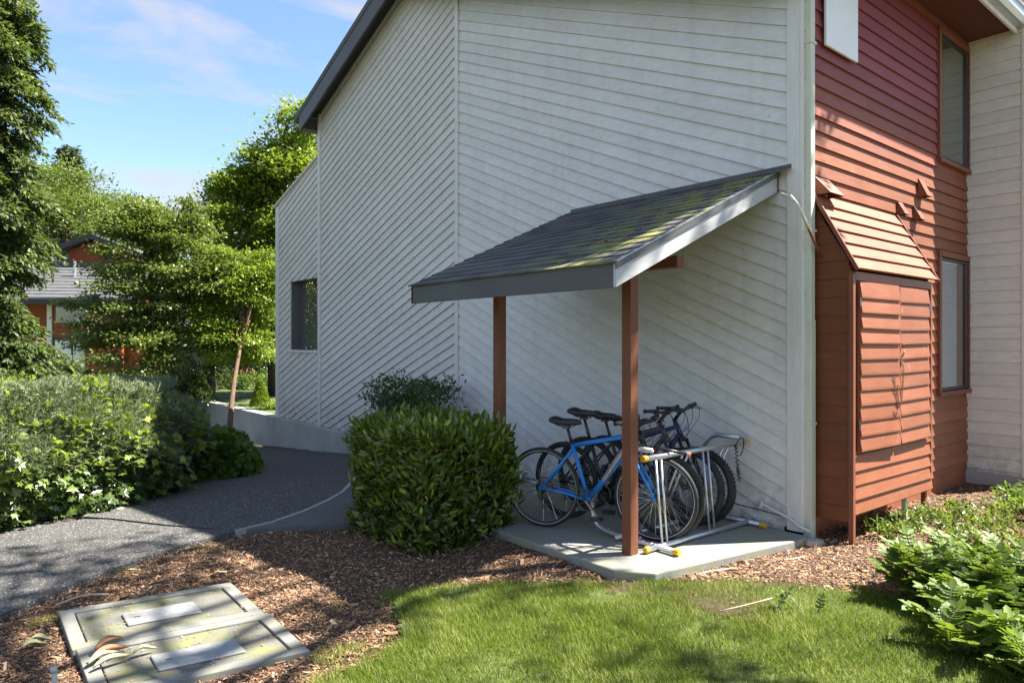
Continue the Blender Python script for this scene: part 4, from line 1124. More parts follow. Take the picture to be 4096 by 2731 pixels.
# grass
n = 520000
px = rng.uniform(-6.6, -.3, n); py = rng.uniform(-2.7, 1.2, n); d, l = view(px, py)
k = inpoly(px + rng.normal(0, .045, n) + .12*(fnoise(px, py, 6, 77)-.5), py + rng.normal(0, .045, n) + .12*(fnoise(px, py, 6, 78)-.5), lawn_poly) & (d > 2.9) & (np.abs(l) < .80*d) & (rng.random(n) < np.clip((3.9/d)**1.3, 0, 1))
bald = ((px+2.95)**2/.03 + (py-.80)**2/.012 < 1) | ((px+2.2)**2/.04 + (py-.18)**2/.012 < 1)
k &= ~(bald & (rng.random(n) < .72)); k &= rng.random(n) < .30 + 1.0*fnoise(px, py, 3.1, 12)
px, py = px[k], py[k]; n = len(px)
hgt = .030 + .034*fnoise(px, py, 2.3, 20) + rng.uniform(-.01, .016, n)
edge = fnoise(px, py, 7, 30)
a = rng.uniform(0, 6.3, n); ln = rng.uniform(.1, .75, n)
yd = np.stack([np.cos(a)*ln, np.sin(a)*ln, np.ones(n)], 1); up = np.stack([-np.cos(a), -np.sin(a), np.full(n, .4)], 1)
rn = np.clip(.15 + .5*fnoise(px, py, 1.7, 40) + rng.normal(0, .2, n), 0, 1); rn = np.where(rng.random(n) < .04 + .22*(fnoise(px, py, 4.3, 41) > .68), 1.0, rn*.85)
GR = scatter("grass", BLADE, np.stack([px, py, np.full(n, -.078)], 1), yd, up, np.maximum(hgt, .012), M["blade"], rnd=rn, wid=rng.uniform(.0022, .0042, n))
n = 2600; px = rng.uniform(-5.2, -.6, n); py = rng.uniform(-2.3, 1.1, n); k = inpoly(px, py, lawn_poly) & (fnoise(px, py, 2.7, 91) > .62); px, py = px[k], py[k]; n = len(px)
scatter("clover", LEAF2, np.stack([px, py, rng.uniform(-.050, -.025, n)], 1), np.stack([rng.normal(0, 1, n), rng.normal(0, 1, n), rng.uniform(-.1, .3, n)], 1), np.tile([0, 0, 1.], (n, 1)), rng.uniform(.012, .024, n), M["mid_green"], wid=rng.uniform(.02, .03, n))
n = 900; px = rng.uniform(-6.5, -1.0, n); py = rng.uniform(2.2, 6.5, n); d, l = view(px, py)
k = (inpoly(px, py, solid[1]) | inpoly(px, py, solid[2])) & (fnoise(px, py, 2.2, 93) > .55); px, py = px[k], py[k]; n = len(px)
scatter("leaf_litter", CHIP, np.stack([px, py, gz(py) + .046], 1), np.stack([rng.normal(0, 1, n), rng.normal(0, 1, n), rng.uniform(-.05, .15, n)], 1), np.tile([0, 0, 1.], (n, 1)), rng.uniform(.010, .030, n), M["chips"], rnd=rng.uniform(.3, 1, n), wid=rng.uniform(.004, .010, n))
# stray tufts in the mulch and beside the boxes
tp_ = []
for cx, cy, r, m_ in ((-3.92, .56, .09, 260), (-5.10, 2.08, .05, 90), (-4.55, 2.80, .10, 60), (-3.35, 2.1, .03, 20), (-3.62, 1.16, .03, 20), (-4.0, 3.02, .25, 60)):
    aa = rng.uniform(0, 6.3, m_); rr = np.sqrt(rng.random(m_))*r; tp_.append(np.stack([cx + rr*np.cos(aa)*1.8, cy + rr*np.sin(aa), np.full(m_, -.095)], 1))
tp_ = np.concatenate(tp_); n = len(tp_); a = rng.uniform(0, 6.3, n)
scatter("grass_tufts", BLADE, tp_, np.stack([np.cos(a)*.6, np.sin(a)*.6, np.ones(n)], 1), np.stack([-np.cos(a), -np.sin(a), np.full(n, .4)], 1), rng.uniform(.03, .075, n), M["blade"], rnd=rng.uniform(.3, .9, n), wid=rng.uniform(.002, .004, n))

# ------------------------------------------------------------------ sticks and fallen leaves
def stick(name, pts, r, mat, label, cat="stick"):
    o = MB().tube(bez(pts, 4), r, 6).build(name, M[mat], None, smooth=True); return put(o, label, cat)
stick("root", [(-1.66, .03, -.085), (-1.40, .04, -.06), (-1.15, -.06, -.055), (-.98, -.13, -.075)], .009, "pale_stick", "long pale curved root lying on the mulch along the slab's front corner", "root")
stick("stick", [(-.80, -.14, -.06), (-.62, -.22, -.055), (-.45, -.26, -.06)], .007, "pale_stick", "short pale stick on the mulch in front of the slab, right of the long root")
stick("stick", [(-.28, -1.10, -.05), (-.10, -1.02, -.04), (.02, -1.0, -.05)], .008, "pale_stick", "pale stick on the mulch at the left rim of the spiny-leaved bush")
stick("stick", [(1.25, -1.22, .0), (1.75, -1.50, .03), (2.4, -1.75, .02)], .010, "pale_stick", "long straight stick lying among the plants near the right edge")
stick("stick", [(-5.02, 2.32, -.08), (-4.86, 2.36, -.055), (-4.72, 2.31, -.075)], .006, "pale_stick", "thin pale stick between the path edge and the farther utility box")
pst = MB().tube([(-5.155, 1.02, -.12), (-5.165, 1.00, .03)], .012, 10).tube([(-5.166, .998, .03), (-5.168, .996, .055)], .015, 10).build("marker_stub", M["stub_plastic"], None, smooth=True)
put(pst, "short white plastic pipe stub standing in the mulch left of the nearer utility box", "pipe stub")

def big_leaf(x, y, z, ln, wd_, ang, curl, mat, label, group, pitch=.2):
    m = MB(); vs = []; fs = []; nu, nvv = 9, 5
    for i in range(nu):
        t = i/(nu-1); w = wd_*math.sin(math.pi*min(1, .08+t*.92))**.7*.5
        for j in range(nvv):
            s = (j/(nvv-1)-.5)*2
            vs.append(Vector((t*ln, s*w*math.cos(curl*abs(s)), abs(s)**1.5*w*math.sin(curl) + .012*math.sin(t*5) + t*ln*pitch*.3)))
    for i in range(nu-1):
        for j in range(nvv-1): fs.append((i*nvv+j, (i+1)*nvv+j, (i+1)*nvv+j+1, i*nvv+j+1))
    R3 = Matrix.Rotation(ang, 3, "Z"); o = m.add([R3 @ v + Vector((x, y, z)) for v in vs], fs).build("fallen_leaf", M[mat], None, smooth=True)
    sd = o.modifiers.new("t", "SOLIDIFY"); sd.thickness = .0012
    return put(o, label, "fallen leaf", group)
gl = "big curled leaves on the nearer utility box"
big_leaf(-4.95, 1.30, -.035, .16, .075, .35, .9, "dead_leaf", "brown curled leaf, topmost of the pile on the nearer utility box", gl, .5)
big_leaf(-4.98, 1.22, -.040, .19, .06, .20, 1.1, "dead_leaf", "long brown curled leaf in the middle of the pile on the utility box", gl)
big_leaf(-5.00, 1.16, -.042, .17, .06, .45, .9, "pale_leaf", "pale curled leaf under the brown ones on the utility box", gl)
big_leaf(-4.99, 1.10, -.043, .20, .05, .25, 1.0, "pale_leaf", "lowest pale leaf of the pile, nearest the front of the utility box", gl)
big_leaf(-4.80, 1.15, -.043, .12, .045, .15, .8, "pale_leaf", "small pale leaf lying apart, right of the leaf pile", gl)
big_leaf(-5.20, 1.80, -.085, .11, .06, -.2, .6, "pale_leaf", "upper of two pale leaves on the mulch left of the utility boxes", "pale leaves on the mulch")
big_leaf(-5.24, 1.72, -.085, .12, .07, .1, .5, "pale_leaf", "lower of two pale leaves on the mulch left of the utility boxes", "pale leaves on the mulch")
rl = big_leaf(-1.60, .70, 2.365, .11, .05, 1.3, .7, "dead_leaf", "dry brown leaf lying on the shelter's shingles near the eave", None)

# ------------------------------------------------------------------ hedges and shrubs
def foliage(parent, name, tmpl, pos, nrm_, size, mat, rnd=None, spread=.8, kind="stuff", updir=.35, wid=None):
    n = len(pos); y = nrm(nrm_ + rng.normal(0, spread, (n, 3)) + np.array([0, 0, updir]))
    up = nrm(nrm_ + rng.normal(0, .5, (n, 3)) + np.array([0, 0, .6]))
    return scatter(name, tmpl, pos, y, up, size, M[mat], parent, rnd, kind, wid)

def single_leaves(parent, tmpl, pos, nrm_, size, mat, name="leaf", spread=.7, updir=.35):
    """a few hundred of the nearest leaves as parts of their own, sharing one mesh"""
    tv, tf = tmpl; me = bpy.data.meshes.new(name); me.from_pydata([Vector(v) for v in tv], [], tf); me.materials.append(M[mat])
    L0 = root_loc(parent)
    for i in range(len(pos)):
        y = Vector(nrm_[i]) + Vector(rng.normal(0, spread, 3)) + Vector((0, 0, updir)); y.normalize()
        u = Vector(nrm_[i]) + Vector((0, 0, .6)) + Vector(rng.normal(0, .3, 3)); x = y.cross(u).normalized(); z = x.cross(y)
        o = bpy.data.objects.new(name, me); o.parent = parent
        R3 = Matrix((x, y, z)).transposed().to_4x4()
        o.matrix_local = Matrix.Translation(Vector(pos[i]) - L0) @ R3 @ Matrix.Scale(float(size[i]), 4)
        COL.objects.link(o)

def box_surface(n, c, half, r=.12, bottom=False):
    """points and normals on a soft-edged box standing on the ground"""
    hx, hy, hz = half; P = []; N = []
    A = np.array([hy*hz, hy*hz, hx*hz, hx*hz, hx*hy]); A = A/A.sum(); f = rng.choice(5, n, p=A)
    u = rng.uniform(-1, 1, (n, 3))*np.array(half)
    for k_, (ax, s) in enumerate(((0, 1), (0, -1), (1, 1), (1, -1), (2, 1))):
        u[f == k_, ax] = s*half[ax]
    # round the corners: pull points beyond the inner box back onto the radius
    inner = np.clip(u, -(np.array(half)-r), np.array(half)-r); d_ = u - inner; d_[:, 2] = np.maximum(d_[:, 2], 0); ln = np.linalg.norm(d_, axis=1, keepdims=True)
    nn = d_/np.maximum(ln, 1e-6); p = inner + nn*r; p[:, 2] = np.where(d_[:, 2] > 0, p[:, 2], u[:, 2])
    return p + np.array(c), nn

# clipped laurel block
LX, LY, LZ = -2.20, 2.30, .39
lb = thing("laurel_hedge", (LX, LY, -.1), "clipped block of glossy green laurel beside the bicycle slab", "hedge")
half = (.47, .60, .47)
def puff(p, nn, s, amp, seed):
    q = fnoise(p[:, 0]*1.3 + p[:, 2], p[:, 1] + p[:, 2]*.7, s, seed) - .5
    return p + nn*(q*amp)[:, None]
core = MB().box((LX-.36, LY-.48, -.08), (LX+.36, LY+.48, LZ+.32)).build("inner_branches", M["shrub"], lb)
P_, N_ = box_surface(15000, (LX, LY, LZ), half); P_ = puff(P_, N_, 3.6, .13, 50) - N_*(rng.random((15000, 1))**1.5*.16)
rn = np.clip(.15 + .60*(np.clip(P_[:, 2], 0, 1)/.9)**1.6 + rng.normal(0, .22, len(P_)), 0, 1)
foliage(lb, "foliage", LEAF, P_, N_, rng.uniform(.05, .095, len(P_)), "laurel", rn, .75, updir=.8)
P_, N_ = box_surface(900, (LX, LY, LZ), half); P_ = puff(P_, N_, 3.6, .13, 50) + N_*(rng.random((900, 1))*.07)
foliage(lb, "shoots", LEAF, P_, N_, rng.uniform(.05, .11, 900), "laurel", rng.uniform(.4, 1, 900), .5, updir=1.1)
P_, N_ = box_surface(150, (LX, LY, LZ), half); P_ = puff(P_, N_, 3.6, .13, 50)
foliage(lb, "dead_leaves", LEAF, P_, N_, rng.uniform(.03, .07, 150), "chips", rng.uniform(.3, .9, 150), .8)
P_, N_ = box_surface(3000, (LX, LY, LZ), half); P_ = puff(P_, N_, 3.6, .13, 50) + N_*.015
vis = ((P_ - np.array(CAM))*N_).sum(1) < -.5; P_, N_ = P_[vis][:290], N_[vis][:290]
single_leaves(lb, LEAF, P_, N_, rng.uniform(.07, .10, len(P_)), "laurel_obj", updir=.6)

def stems(parent, base, tips, r0, mat, name="stem", sep=False, droop=0.0):
    m = MB()
    for i, t in enumerate(tips):
        b0 = Vector(base) + Vector((random.uniform(-.05, .05), random.uniform(-.05, .05), 0)); t = Vector(t)
        mid = b0.lerp(t, .5) + Vector((random.uniform(-.06, .06), random.uniform(-.06, .06), droop + .04))*(t-b0).length
        m.tube(bez([b0, mid, t], 4), [r0*(1-.75*j/10) for j in range(7)], 5)
    o = m.build(name, M[mat], parent, smooth=True); o["kind"] = "stuff"; return o

# leggy shrub between the laurel and the wall
ls = thing("leggy_shrub", (-.55, 5.3, -.14), "small leggy shrub with bare stems, just behind the clipped laurel block", "shrub")
cl = [(-.55 + random.uniform(-.30, .25), 5.3 + random.uniform(-.80, .86), random.uniform(.62, 1.10)) for _ in range(60)]
stems(ls, (-.55, 5.3, -.12), cl[:34], .014, "twig", "stems")
MB().tube([(-.62, 6.02, -.12), (-.62, 6.05, .35), (-.58, 6.10, .80)], [.022, .018, .012], 6).build("stem", M["twig"], ls, smooth=True)
C_ = np.array(cl); idx = rng.integers(0, len(C_), 3600); P_ = C_[idx] + rng.normal(0, 1, (3600, 3))*np.array([.09, .11, .06])
foliage(ls, "foliage", LEAF, P_, nrm(rng.normal(0, 1, (3600, 3))), rng.uniform(.04, .08, 3600), "shrub", None, .7, updir=-.1)

# big mixed hedge on the left: juniper above, ivy below
def hedge_surface(n, poly, zt, r=.35, bottom=0.0, closed=False):
    """points on the outer wall (following the plan polyline) and rounded shoulder"""
    P = np.array(poly, float); seg = P[1:]-P[:-1]; L = np.linalg.norm(seg, axis=1); cum = np.concatenate([[0], np.cumsum(L)])
    s = rng.uniform(0, cum[-1], n); i = np.clip(np.searchsorted(cum, s)-1, 0, len(seg)-1); t = (s-cum[i])/L[i]
    p = P[i] + seg[i]*t[:, None]
    # smooth normals along the run
    nl = np.stack([seg[:, 1], -seg[:, 0]], 1)/L[:, None]
    nxt = np.clip(i+1, 0, len(seg)-1); prv = np.clip(i-1, 0, len(seg)-1)
    nn = nl[i] + np.where(t[:, None] > .5, nl[nxt]*(t[:, None]-.5), nl[prv]*(.5-t[:, None])); nn /= np.linalg.norm(nn, axis=1, keepdims=True)
    return p, nn, s/cum[-1]
hp = [(-9.5, 3.2), (-7.2, 3.95), (-5.9, 4.25), (-5.2, 4.40), (-4.60, 4.72), (-4.15, 5.05), (-3.65, 5.45), (-3.28, 6.0), (-2.98, 6.85), (-3.3, 7.7), (-4.4, 8.3)]
hg = thing("mixed_hedge", (-5.2, 6.0, -.1), "broad hedge of grey-green juniper overgrown with ivy along the path", "hedge")
HT_ = 1.20
m = MB(); inner = [(x - .0, y) for x, y in hp]
cen = Vector((-6.2, 7.0, 0)); ring = [Vector((x, y, 0)).lerp(cen, .16) for x, y in hp] + [Vector((-9.5, 8.5, 0))]
m.prism([(v.x, v.y, -.3) for v in ring], (0, 0, HT_+.12)); co_ = m.build("inner_branches", M["shrub"], hg); fix_normals([co_])
def hedge_pts(n, z0, z1, out, seed):
    p, nn, s = hedge_surface(n, hp, HT_); z = rng.uniform(z0, z1, n)
    g = gz(p[:, 1]); bul = .10*np.sin(np.clip(z/HT_, 0, 1)*math.pi) + (fnoise(p[:, 0]*2+z*1.5, p[:, 1]*2+z*2.2, 1.6, seed)-.5)*.42
    sh_ = np.clip((z-.75)/.45, 0, 1)**2*.38
    q = np.stack([p[:, 0] + nn[:, 0]*(bul-sh_+out), p[:, 1] + nn[:, 1]*(bul-sh_+out), g + z], 1)
    N3 = np.stack([nn[:, 0], nn[:, 1], .15 + np.clip((z-.65)/.5, 0, 1)*1.2], 1)
    return q, nrm(N3), s, z
# ivy, lower two thirds
q, N3, s, z = hedge_pts(17000, -.02, .80, -.02, 60)
q -= N3*(rng.random((len(q), 1))**1.3*.22)
keep = rng.random(len(q)) < np.clip(1.25 - z*1.0 + .5*(fnoise(q[:, 0]*2, q[:, 2]*4, 2, 61)-.5), 0, 1); q, N3 = q[keep], N3[keep]
iv = foliage(hg, "ivy", IVY, q, N3*np.array([1, 1, .3]), rng.uniform(.04, .085, len(q)), "ivy", None, .5, updir=-.55)
q, N3, s, z = hedge_pts(1600, .02, .80, .06, 60); d, l = view(q[:, 0], q[:, 1]); kk = (np.abs(l) < .76*d) & (d < 9.5); q, N3 = q[kk][:260], N3[kk][:260]
single_leaves(hg, IVY, q, N3*np.array([1, 1, .3]), rng.uniform(.07, .11, len(q)), "ivy_obj", "ivy_leaf", .4, -.5)
# juniper: short feathery sprays
def sprays(parent, name, pos, nn, L, mat, per=16, fan=.55, rnd=None, wd_=.24, updir=.3):
    n = len(pos); y = nrm(nn + rng.normal(0, .55, (n, 3)) + np.array([0, 0, updir])); up = nrm(rng.normal(0, 1, (n, 3))); x = nrm(np.cross(y, up)); z = np.cross(x, y)
    t = np.tile(np.linspace(.05, 1, per), n); I = np.repeat(np.arange(n), per); Ls = np.repeat(L, per)
    p = pos[I] + y[I]*(t*Ls)[:, None]; a = rng.uniform(0, 6.3, n*per)
    dd = y[I]*(.75) + (x[I]*np.cos(a)[:, None] + z[I]*np.sin(a)[:, None])*fan
    up2 = nrm(rng.normal(0, 1, (n*per, 3)))
    sz = Ls*(.55 - .25*t)*rng.uniform(.7, 1.2, n*per)
    r = np.repeat(rng.random(n), per)*.6 + rng.random(n*per)*.4 if rnd is None else np.clip(np.repeat(rnd, per) + rng.normal(0, .1, n*per), 0, 1)
    return scatter(name, NEEDLE, p, dd, up2, sz, M[mat], parent, r, "stuff", wid=sz*wd_)
q, N3, s, z = hedge_pts(11000, .42, 1.14, 0, 60); k_ = rng.random(len(q)) < np.clip((z-.35)*2.2 + .5*(fnoise(q[:, 0]*2, q[:, 2]*4, 2, 62)-.5), 0, 1); q, N3 = q[k_], N3[k_]
# top surface
n = 16000; tx = rng.uniform(-9.3, -3.2, n); ty = rng.uniform(3.3, 8.4, n); ring2 = [(v.x, v.y) for v in [Vector((x, y, 0)).lerp(cen, .07) for x, y in hp] + [Vector((-9.5, 8.5, 0))]]
k_ = inpoly(tx, ty, ring2); tx, ty = tx[k_], ty[k_]; d, l = view(tx, ty); k_ = (l > -.82*d); tx, ty = tx[k_], ty[k_]
ztop = gz(ty) + HT_ + .06 + .22*(fnoise(tx, ty, 1.5, 63)-.5) + .10*np.clip((-5.0-tx), 0, 1.5)
T_ = np.stack([tx, ty, ztop], 1); TN = nrm(np.stack([rng.normal(0, .3, len(tx)), rng.normal(0, .3, len(tx)), np.ones(len(tx))], 1))
lime = (fnoise(tx, ty, 1.1, 64) + .42*np.clip(-4.9-tx, -1, 1) > .62)
allp = np.concatenate([q, T_[~lime]]); alln = np.concatenate([N3, TN[~lime]])
sprays(hg, "juniper", allp, alln, rng.uniform(.07, .15, len(allp)), "juniper", 11)
lp_ = T_[lime]; lp_ = lp_ + rng.normal(0, .05, lp_.shape)
foliage(hg, "bramble", LEAF2, np.concatenate([lp_, lp_ + rng.normal(0, .06, lp_.shape), lp_ + np.array([.02, .01, .05])]), np.tile(TN[lime], (3, 1)), rng.uniform(.05, .10, 3*len(lp_)), "lime", None, .9, updir=.1)
# sprigs of ivy and bramble climbing through the juniper face
q, N3, s, z = hedge_pts(420, .45, 1.1, .07, 60)
foliage(hg, "creeper", IVY, np.repeat(q, 4, 0) + rng.normal(0, .04, (len(q)*4, 3)), np.repeat(N3, 4, 0), rng.uniform(.05, .09, len(q)*4), "lime", None, .7, updir=0)
# bright upright bramble cane
stems(hg, (-5.6, 5.3, 1.0), [(-5.55, 5.35, 1.75), (-5.75, 5.2, 1.35), (-5.2, 5.5, 1.4)], .008, "twig", "cane")
cpos = np.array([(-5.6 + random.uniform(-.2, .3), 5.3 + random.uniform(-.15, .2), random.uniform(1.15, 1.65)) for _ in range(60)])
foliage(hg, "cane_leaves", LEAF2, cpos, nrm(rng.normal(0, 1, (60, 3))), rng.uniform(.07, .12, 60), "lime", None, .6)

# rounded low shrub at the far end of the hedge
gs = thing("ground_shrub", (-2.65, 7.4, -.3), "low spreading shrub with broad mid-green leaves at the far end of the hedge", "shrub")
def mound(n, c, r, h, seed, shell=.25):
    a = rng.uniform(0, 2*math.pi, n); e = np.arccos(rng.uniform(0, 1, n)); f = 1 - rng.random(n)**1.6*shell
    nn = np.stack([np.cos(a)*np.sin(e), np.sin(a)*np.sin(e), np.cos(e)], 1)
    w = 1 + .45*(fnoise(nn[:, 0]*2 + nn[:, 2], nn[:, 1]*2, 1.7, seed)-.5)
    p = np.stack([c[0] + nn[:, 0]*r[0]*f*w, c[1] + nn[:, 1]*r[1]*f*w, c[2] + nn[:, 2]*h*f*w], 1)
    return p, nn
for c, r, h in (((-2.75, 7.1, -.28), (.62, .75, 0), .62), ((-2.35, 7.9, -.38), (.55, .7, 0), .58)):
    P_, N_ = mound(4200, c, r, h, 70); foliage(gs, "foliage", IVY, P_, N_, rng.uniform(.06, .10, len(P_)), "mid_green", None, .6, updir=.2)
stems(gs, (-2.6, 7.4, -.35), [(-2.6 + random.uniform(-.5, .5), 7.4 + random.uniform(-.7, .7), random.uniform(-.1, .15)) for _ in range(16)], .012, "twig", "stems")

# ---- spiny-leaved bush, right foreground
def pinnate(parent, name, base_pts, L, mat, leaflets=9, lsz=.05, seed=0, arch=.5, outs=None):
    """arching stems that carry paired leaflets; returns leaf positions"""
    P = []; Y = []; U = []; S = []; m = MB()
    for b0 in base_pts:
        a = random.uniform(0, 2*math.pi); d0 = Vector((math.cos(a)*random.uniform(.3, 1), math.sin(a)*random.uniform(.3, 1), random.uniform(.5, 1.1))).normalized()
        if outs is not None: d0 = (d0 + outs(b0)*.5).normalized()
        p = Vector(b0); l_ = random.uniform(*L); k_ = leaflets; pts = [p.copy()]
        for i in range(k_):
            d0 = (d0 + Vector((0, 0, -arch/k_))).normalized(); p = p + d0*(l_/k_); pts.append(p.copy())
            sd = d0.cross(Vector((0, 0, 1))); sd = sd.normalized() if sd.length > .01 else Vector((1, 0, 0))
            for s in (-1, 1):
                if i == 0: continue
                P.append(tuple(p)); Y.append(tuple(sd*s + d0*.5 + Vector((0, 0, random.uniform(-.25, .15))))); U.append(tuple(sd.cross(d0)*1.0 + Vector((random.uniform(-.3, .3), random.uniform(-.3, .3), .6)))); S.append(lsz*random.uniform(.75, 1.25))
        P.append(tuple(p)); Y.append(tuple(d0)); U.append((0, 0, 1)); S.append(lsz*1.1)
        m.tube(pts, [.0035]*len(pts), 4, False)
    so = m.build("stems", M["twig"], parent); so["kind"] = "stuff"
    return np.array(P), np.array(Y), np.array(U), np.array(S)
SPINY = ([(0,0,0),(-.24,.12,.04),(-.20,.30,.03),(-.34,.42,.05),(-.22,.58,.03),(-.27,.72,.05),(0,1.05,-.04),(.27,.72,.05),(.22,.58,.03),(.34,.42,.05),(.20,.30,.03),(.24,.12,.04),(0,.5,-.03)],
         [(12,0,1),(12,1,2),(12,2,3),(12,3,4),(12,4,5),(12,5,6),(12,6,7),(12,7,8),(12,8,9),(12,9,10),(12,10,11),(12,11,0)])
def spiny_bush(loc, label, bases, L, lsz, nsingle, mat="grape", omat="grape_obj", leaflets=8):
    t = thing("spiny_bush", loc, label, "bush", "spiny-leaved bushes at the right edge")
    P, Y, U, S = pinnate(t, "st", bases, L, mat, leaflets, lsz)
    rn = np.clip(.35 + .5*(P[:, 2]+.1)/.5 + rng.normal(0, .2, len(P)), 0, 1)
    dd = np.linalg.norm(P - np.array(CAM), axis=1); near = np.argsort(dd - P[:, 2]*1.5)[:nsingle*3:3]
    mask = np.ones(len(P), bool); mask[near] = False
    scatter("foliage", SPINY, P[mask], Y[mask], U[mask], S[mask], M[mat], t, rn[mask])
    me = bpy.data.meshes.new("leaf"); me.from_pydata([Vector(v) for v in SPINY[0]], [], SPINY[1]); me.materials.append(M[omat]); L0 = root_loc(t)
    for i in near:
        y = Vector(Y[i]).normalized(); x = y.cross(Vector(U[i])).normalized(); z = x.cross(y)
        o = bpy.data.objects.new("leaf", me); o.parent = t
        o.matrix_local = Matrix.Translation(Vector(P[i]) - L0) @ Matrix((x, y, z)).transposed().to_4x4() @ Matrix.Scale(float(S[i]), 4); COL.objects.link(o)
    return t
def poly_pts(n, poly, z0, z1):
    P = np.array(poly); out = []
    while len(out) < n:
        x = random.uniform(P[:, 0].min(), P[:, 0].max()); y = random.uniform(P[:, 1].min(), P[:, 1].max())
        if inpoly(np.array([x]), np.array([y]), poly)[0]: out.append((x, y, random.uniform(z0, z1)))
    return out
spiny_bush((-.55, -1.05, -.09), "taller dense bush of glossy spiny leaves where the lawn meets the mulch",
           poly_pts(420, [(-.86, -1.08), (-.45, -1.02), (-.05, -1.12), (.15, -1.5), (-.1, -1.85), (-.75, -1.6)], -.08, .10), (.12, .24), .062, 150)
spiny_bush((-1.0, -1.95, -.09), "low sprawling bush of spiny leaves in the bottom right corner",
           poly_pts(620, [(-1.38, -1.50), (-.95, -1.45), (-.35, -1.60), (.3, -1.6), (.2, -2.6), (-1.3, -2.7), (-1.62, -1.95)], -.08, .06), (.12, .24), .066, 140)
spiny_bush((.75, -1.6, -.09), "outlying bush of spiny leaves at the right edge beyond the bare mulch",
           poly_pts(110, [(.65, -1.65), (1.3, -1.55), (1.6, -2.1), (.8, -2.2)], -.06, .06), (.10, .20), .05, 60)

# low sunlit creepers below the cabinet, dark ivy in the corner
def low_plant(cx, cy, r, h, n, mat, label, name="creeping_plant", tmpl=LEAF, sz=(.03, .07), group="sunlit creeping plants by the cabinet"):
    t = thing(name, (cx, cy, -.07), label, "plant", group)
    tips = []
    for _ in range(max(5, n//26)):
        a = random.uniform(0, 6.3); rr = r*math.sqrt(random.random()); tips.append((cx + rr*math.cos(a)*1.25, cy + rr*math.sin(a)*.8, -.06 + h*random.uniform(.4, 1)))
    stems(t, (cx, cy, -.06), tips, .004, "twig", "stems")
    T = np.array(tips); idx = rng.integers(0, len(T), n); p = T[idx] + rng.normal(0, 1, (n, 3))*np.array([.05, .05, .03]); p[:, 2] = np.maximum(p[:, 2], -.055)
    foliage(t, "foliage", tmpl, p, nrm(rng.normal(0, .7, (n, 3)) + np.array([0, 0, .8])), rng.uniform(sz[0], sz[1], n), mat, None, .6, updir=.1)
    return t
spots = [(.62, -.46, .18, .14, "at the foot of the cabinet's front left post"), (.98, -.52, .22, .18, "under the left half of the cabinet"), (1.40, -.50, .22, .20, "under the right half of the cabinet"),
         (1.85, -.58, .22, .16, "under the cabinet's right end"), (1.05, -.85, .20, .14, "in front of the cabinet, beside a patch of bare mulch"), (1.55, -.92, .24, .18, "between the cabinet and the long stick"),
         (2.15, -.90, .24, .22, "below the lower window, left plant"), (2.65, -.85, .22, .20, "below the lower window, right plant"), (.62, -.92, .12, .10, "small one nearest the bare mulch"), (1.15, -1.22, .16, .14, "left of the long stick"),
         (2.0, -1.25, .24, .24, "behind the long stick"), (2.55, -1.35, .25, .22, "at the edge of the dark ivy"), (3.25, -.62, .10, .10, "tiny one by the grey wing wall")]
for i, (x, y, r, h, w) in enumerate(spots):
    low_plant(x, y, r*.85, h*.75, int(190*r/.2), "mid_green" if i % 3 else "grape", "low sunlit leafy plant " + w)
n = 5200; px = rng.uniform(2.2, 5.2, n); py = rng.uniform(-2.6, -.62, n); k = (py < -.45 - (3.8-px)*.35) ; px, py = px[k], py[k]; n = len(px)
o = scatter("ivy_ground_cover", IVY, np.stack([px, py, rng.uniform(-.06, .06, n)], 1), np.stack([rng.normal(0, 1, n), rng.normal(0, 1, n), rng.uniform(-.1, .4, n)], 1), np.stack([rng.normal(0, .3, n), rng.normal(0, .3, n), np.ones(n)], 1), rng.uniform(.04, .08, n), M["ivy"])
# seedlings in the lawn
sd_ = thing("seedling", (-1.62, -.68, -.07), "small seedling with a pale fallen twig standing in the lawn", "plant")
P, Y, U, S = pinnate(sd_, "st", [(-1.62, -.68, -.07), (-1.58, -.72, -.07), (-1.50, -.80, -.07), (-1.45, -.86, -.07)], (.10, .17), "grape", 5, .035)
scatter("foliage", SPINY, P, Y, U, S, M["mid_green"], sd_)
stick("twig", [(-1.98, -.52, -.02), (-1.80, -.60, .0), (-1.62, -.66, .015)], .004, "pale_stick", "thin grey twig lying across the lawn beside the seedling", "twig")
# pale weed by the laurel
low_plant(-2.05, 1.62, .05, .05, 40, "juniper", "tiny pale weed in the mulch at the right foot of the laurel block", "weed", LEAF, (.02, .04), None)
# dark debris under the cabinet
n = 500; px = rng.uniform(.12, 1.7, n); py = rng.uniform(-.40, .0, n)
scatter("dry_leaves", LEAF2, np.stack([px, py, np.full(n, -.055)], 1), np.stack([rng.normal(0, 1, n), rng.normal(0, 1, n), rng.uniform(0, .5, n)], 1), np.tile([0, .2, 1.], (n, 1)), rng.uniform(.03, .06, n), M["chips"])
# ------------------------------------------------------------------ trees
def lobes(n, ell, shell=.55):
    """random clump centres in a set of ellipsoids (c, r), denser to the outside"""
    vol = np.array([e[1][0]*e[1][1]*e[1][2] for e in ell])**.8; w = vol/vol.sum(); k = rng.choice(len(ell), n, p=w)
    d = nrm(rng.normal(0, 1, (n, 3))); f = shell + (1-shell)*rng.random(n)**.6
    C = np.array([ell[i][0] for i in k], float); Rr = np.array([ell[i][1] for i in k], float)
    return C + d*Rr*f[:, None], d

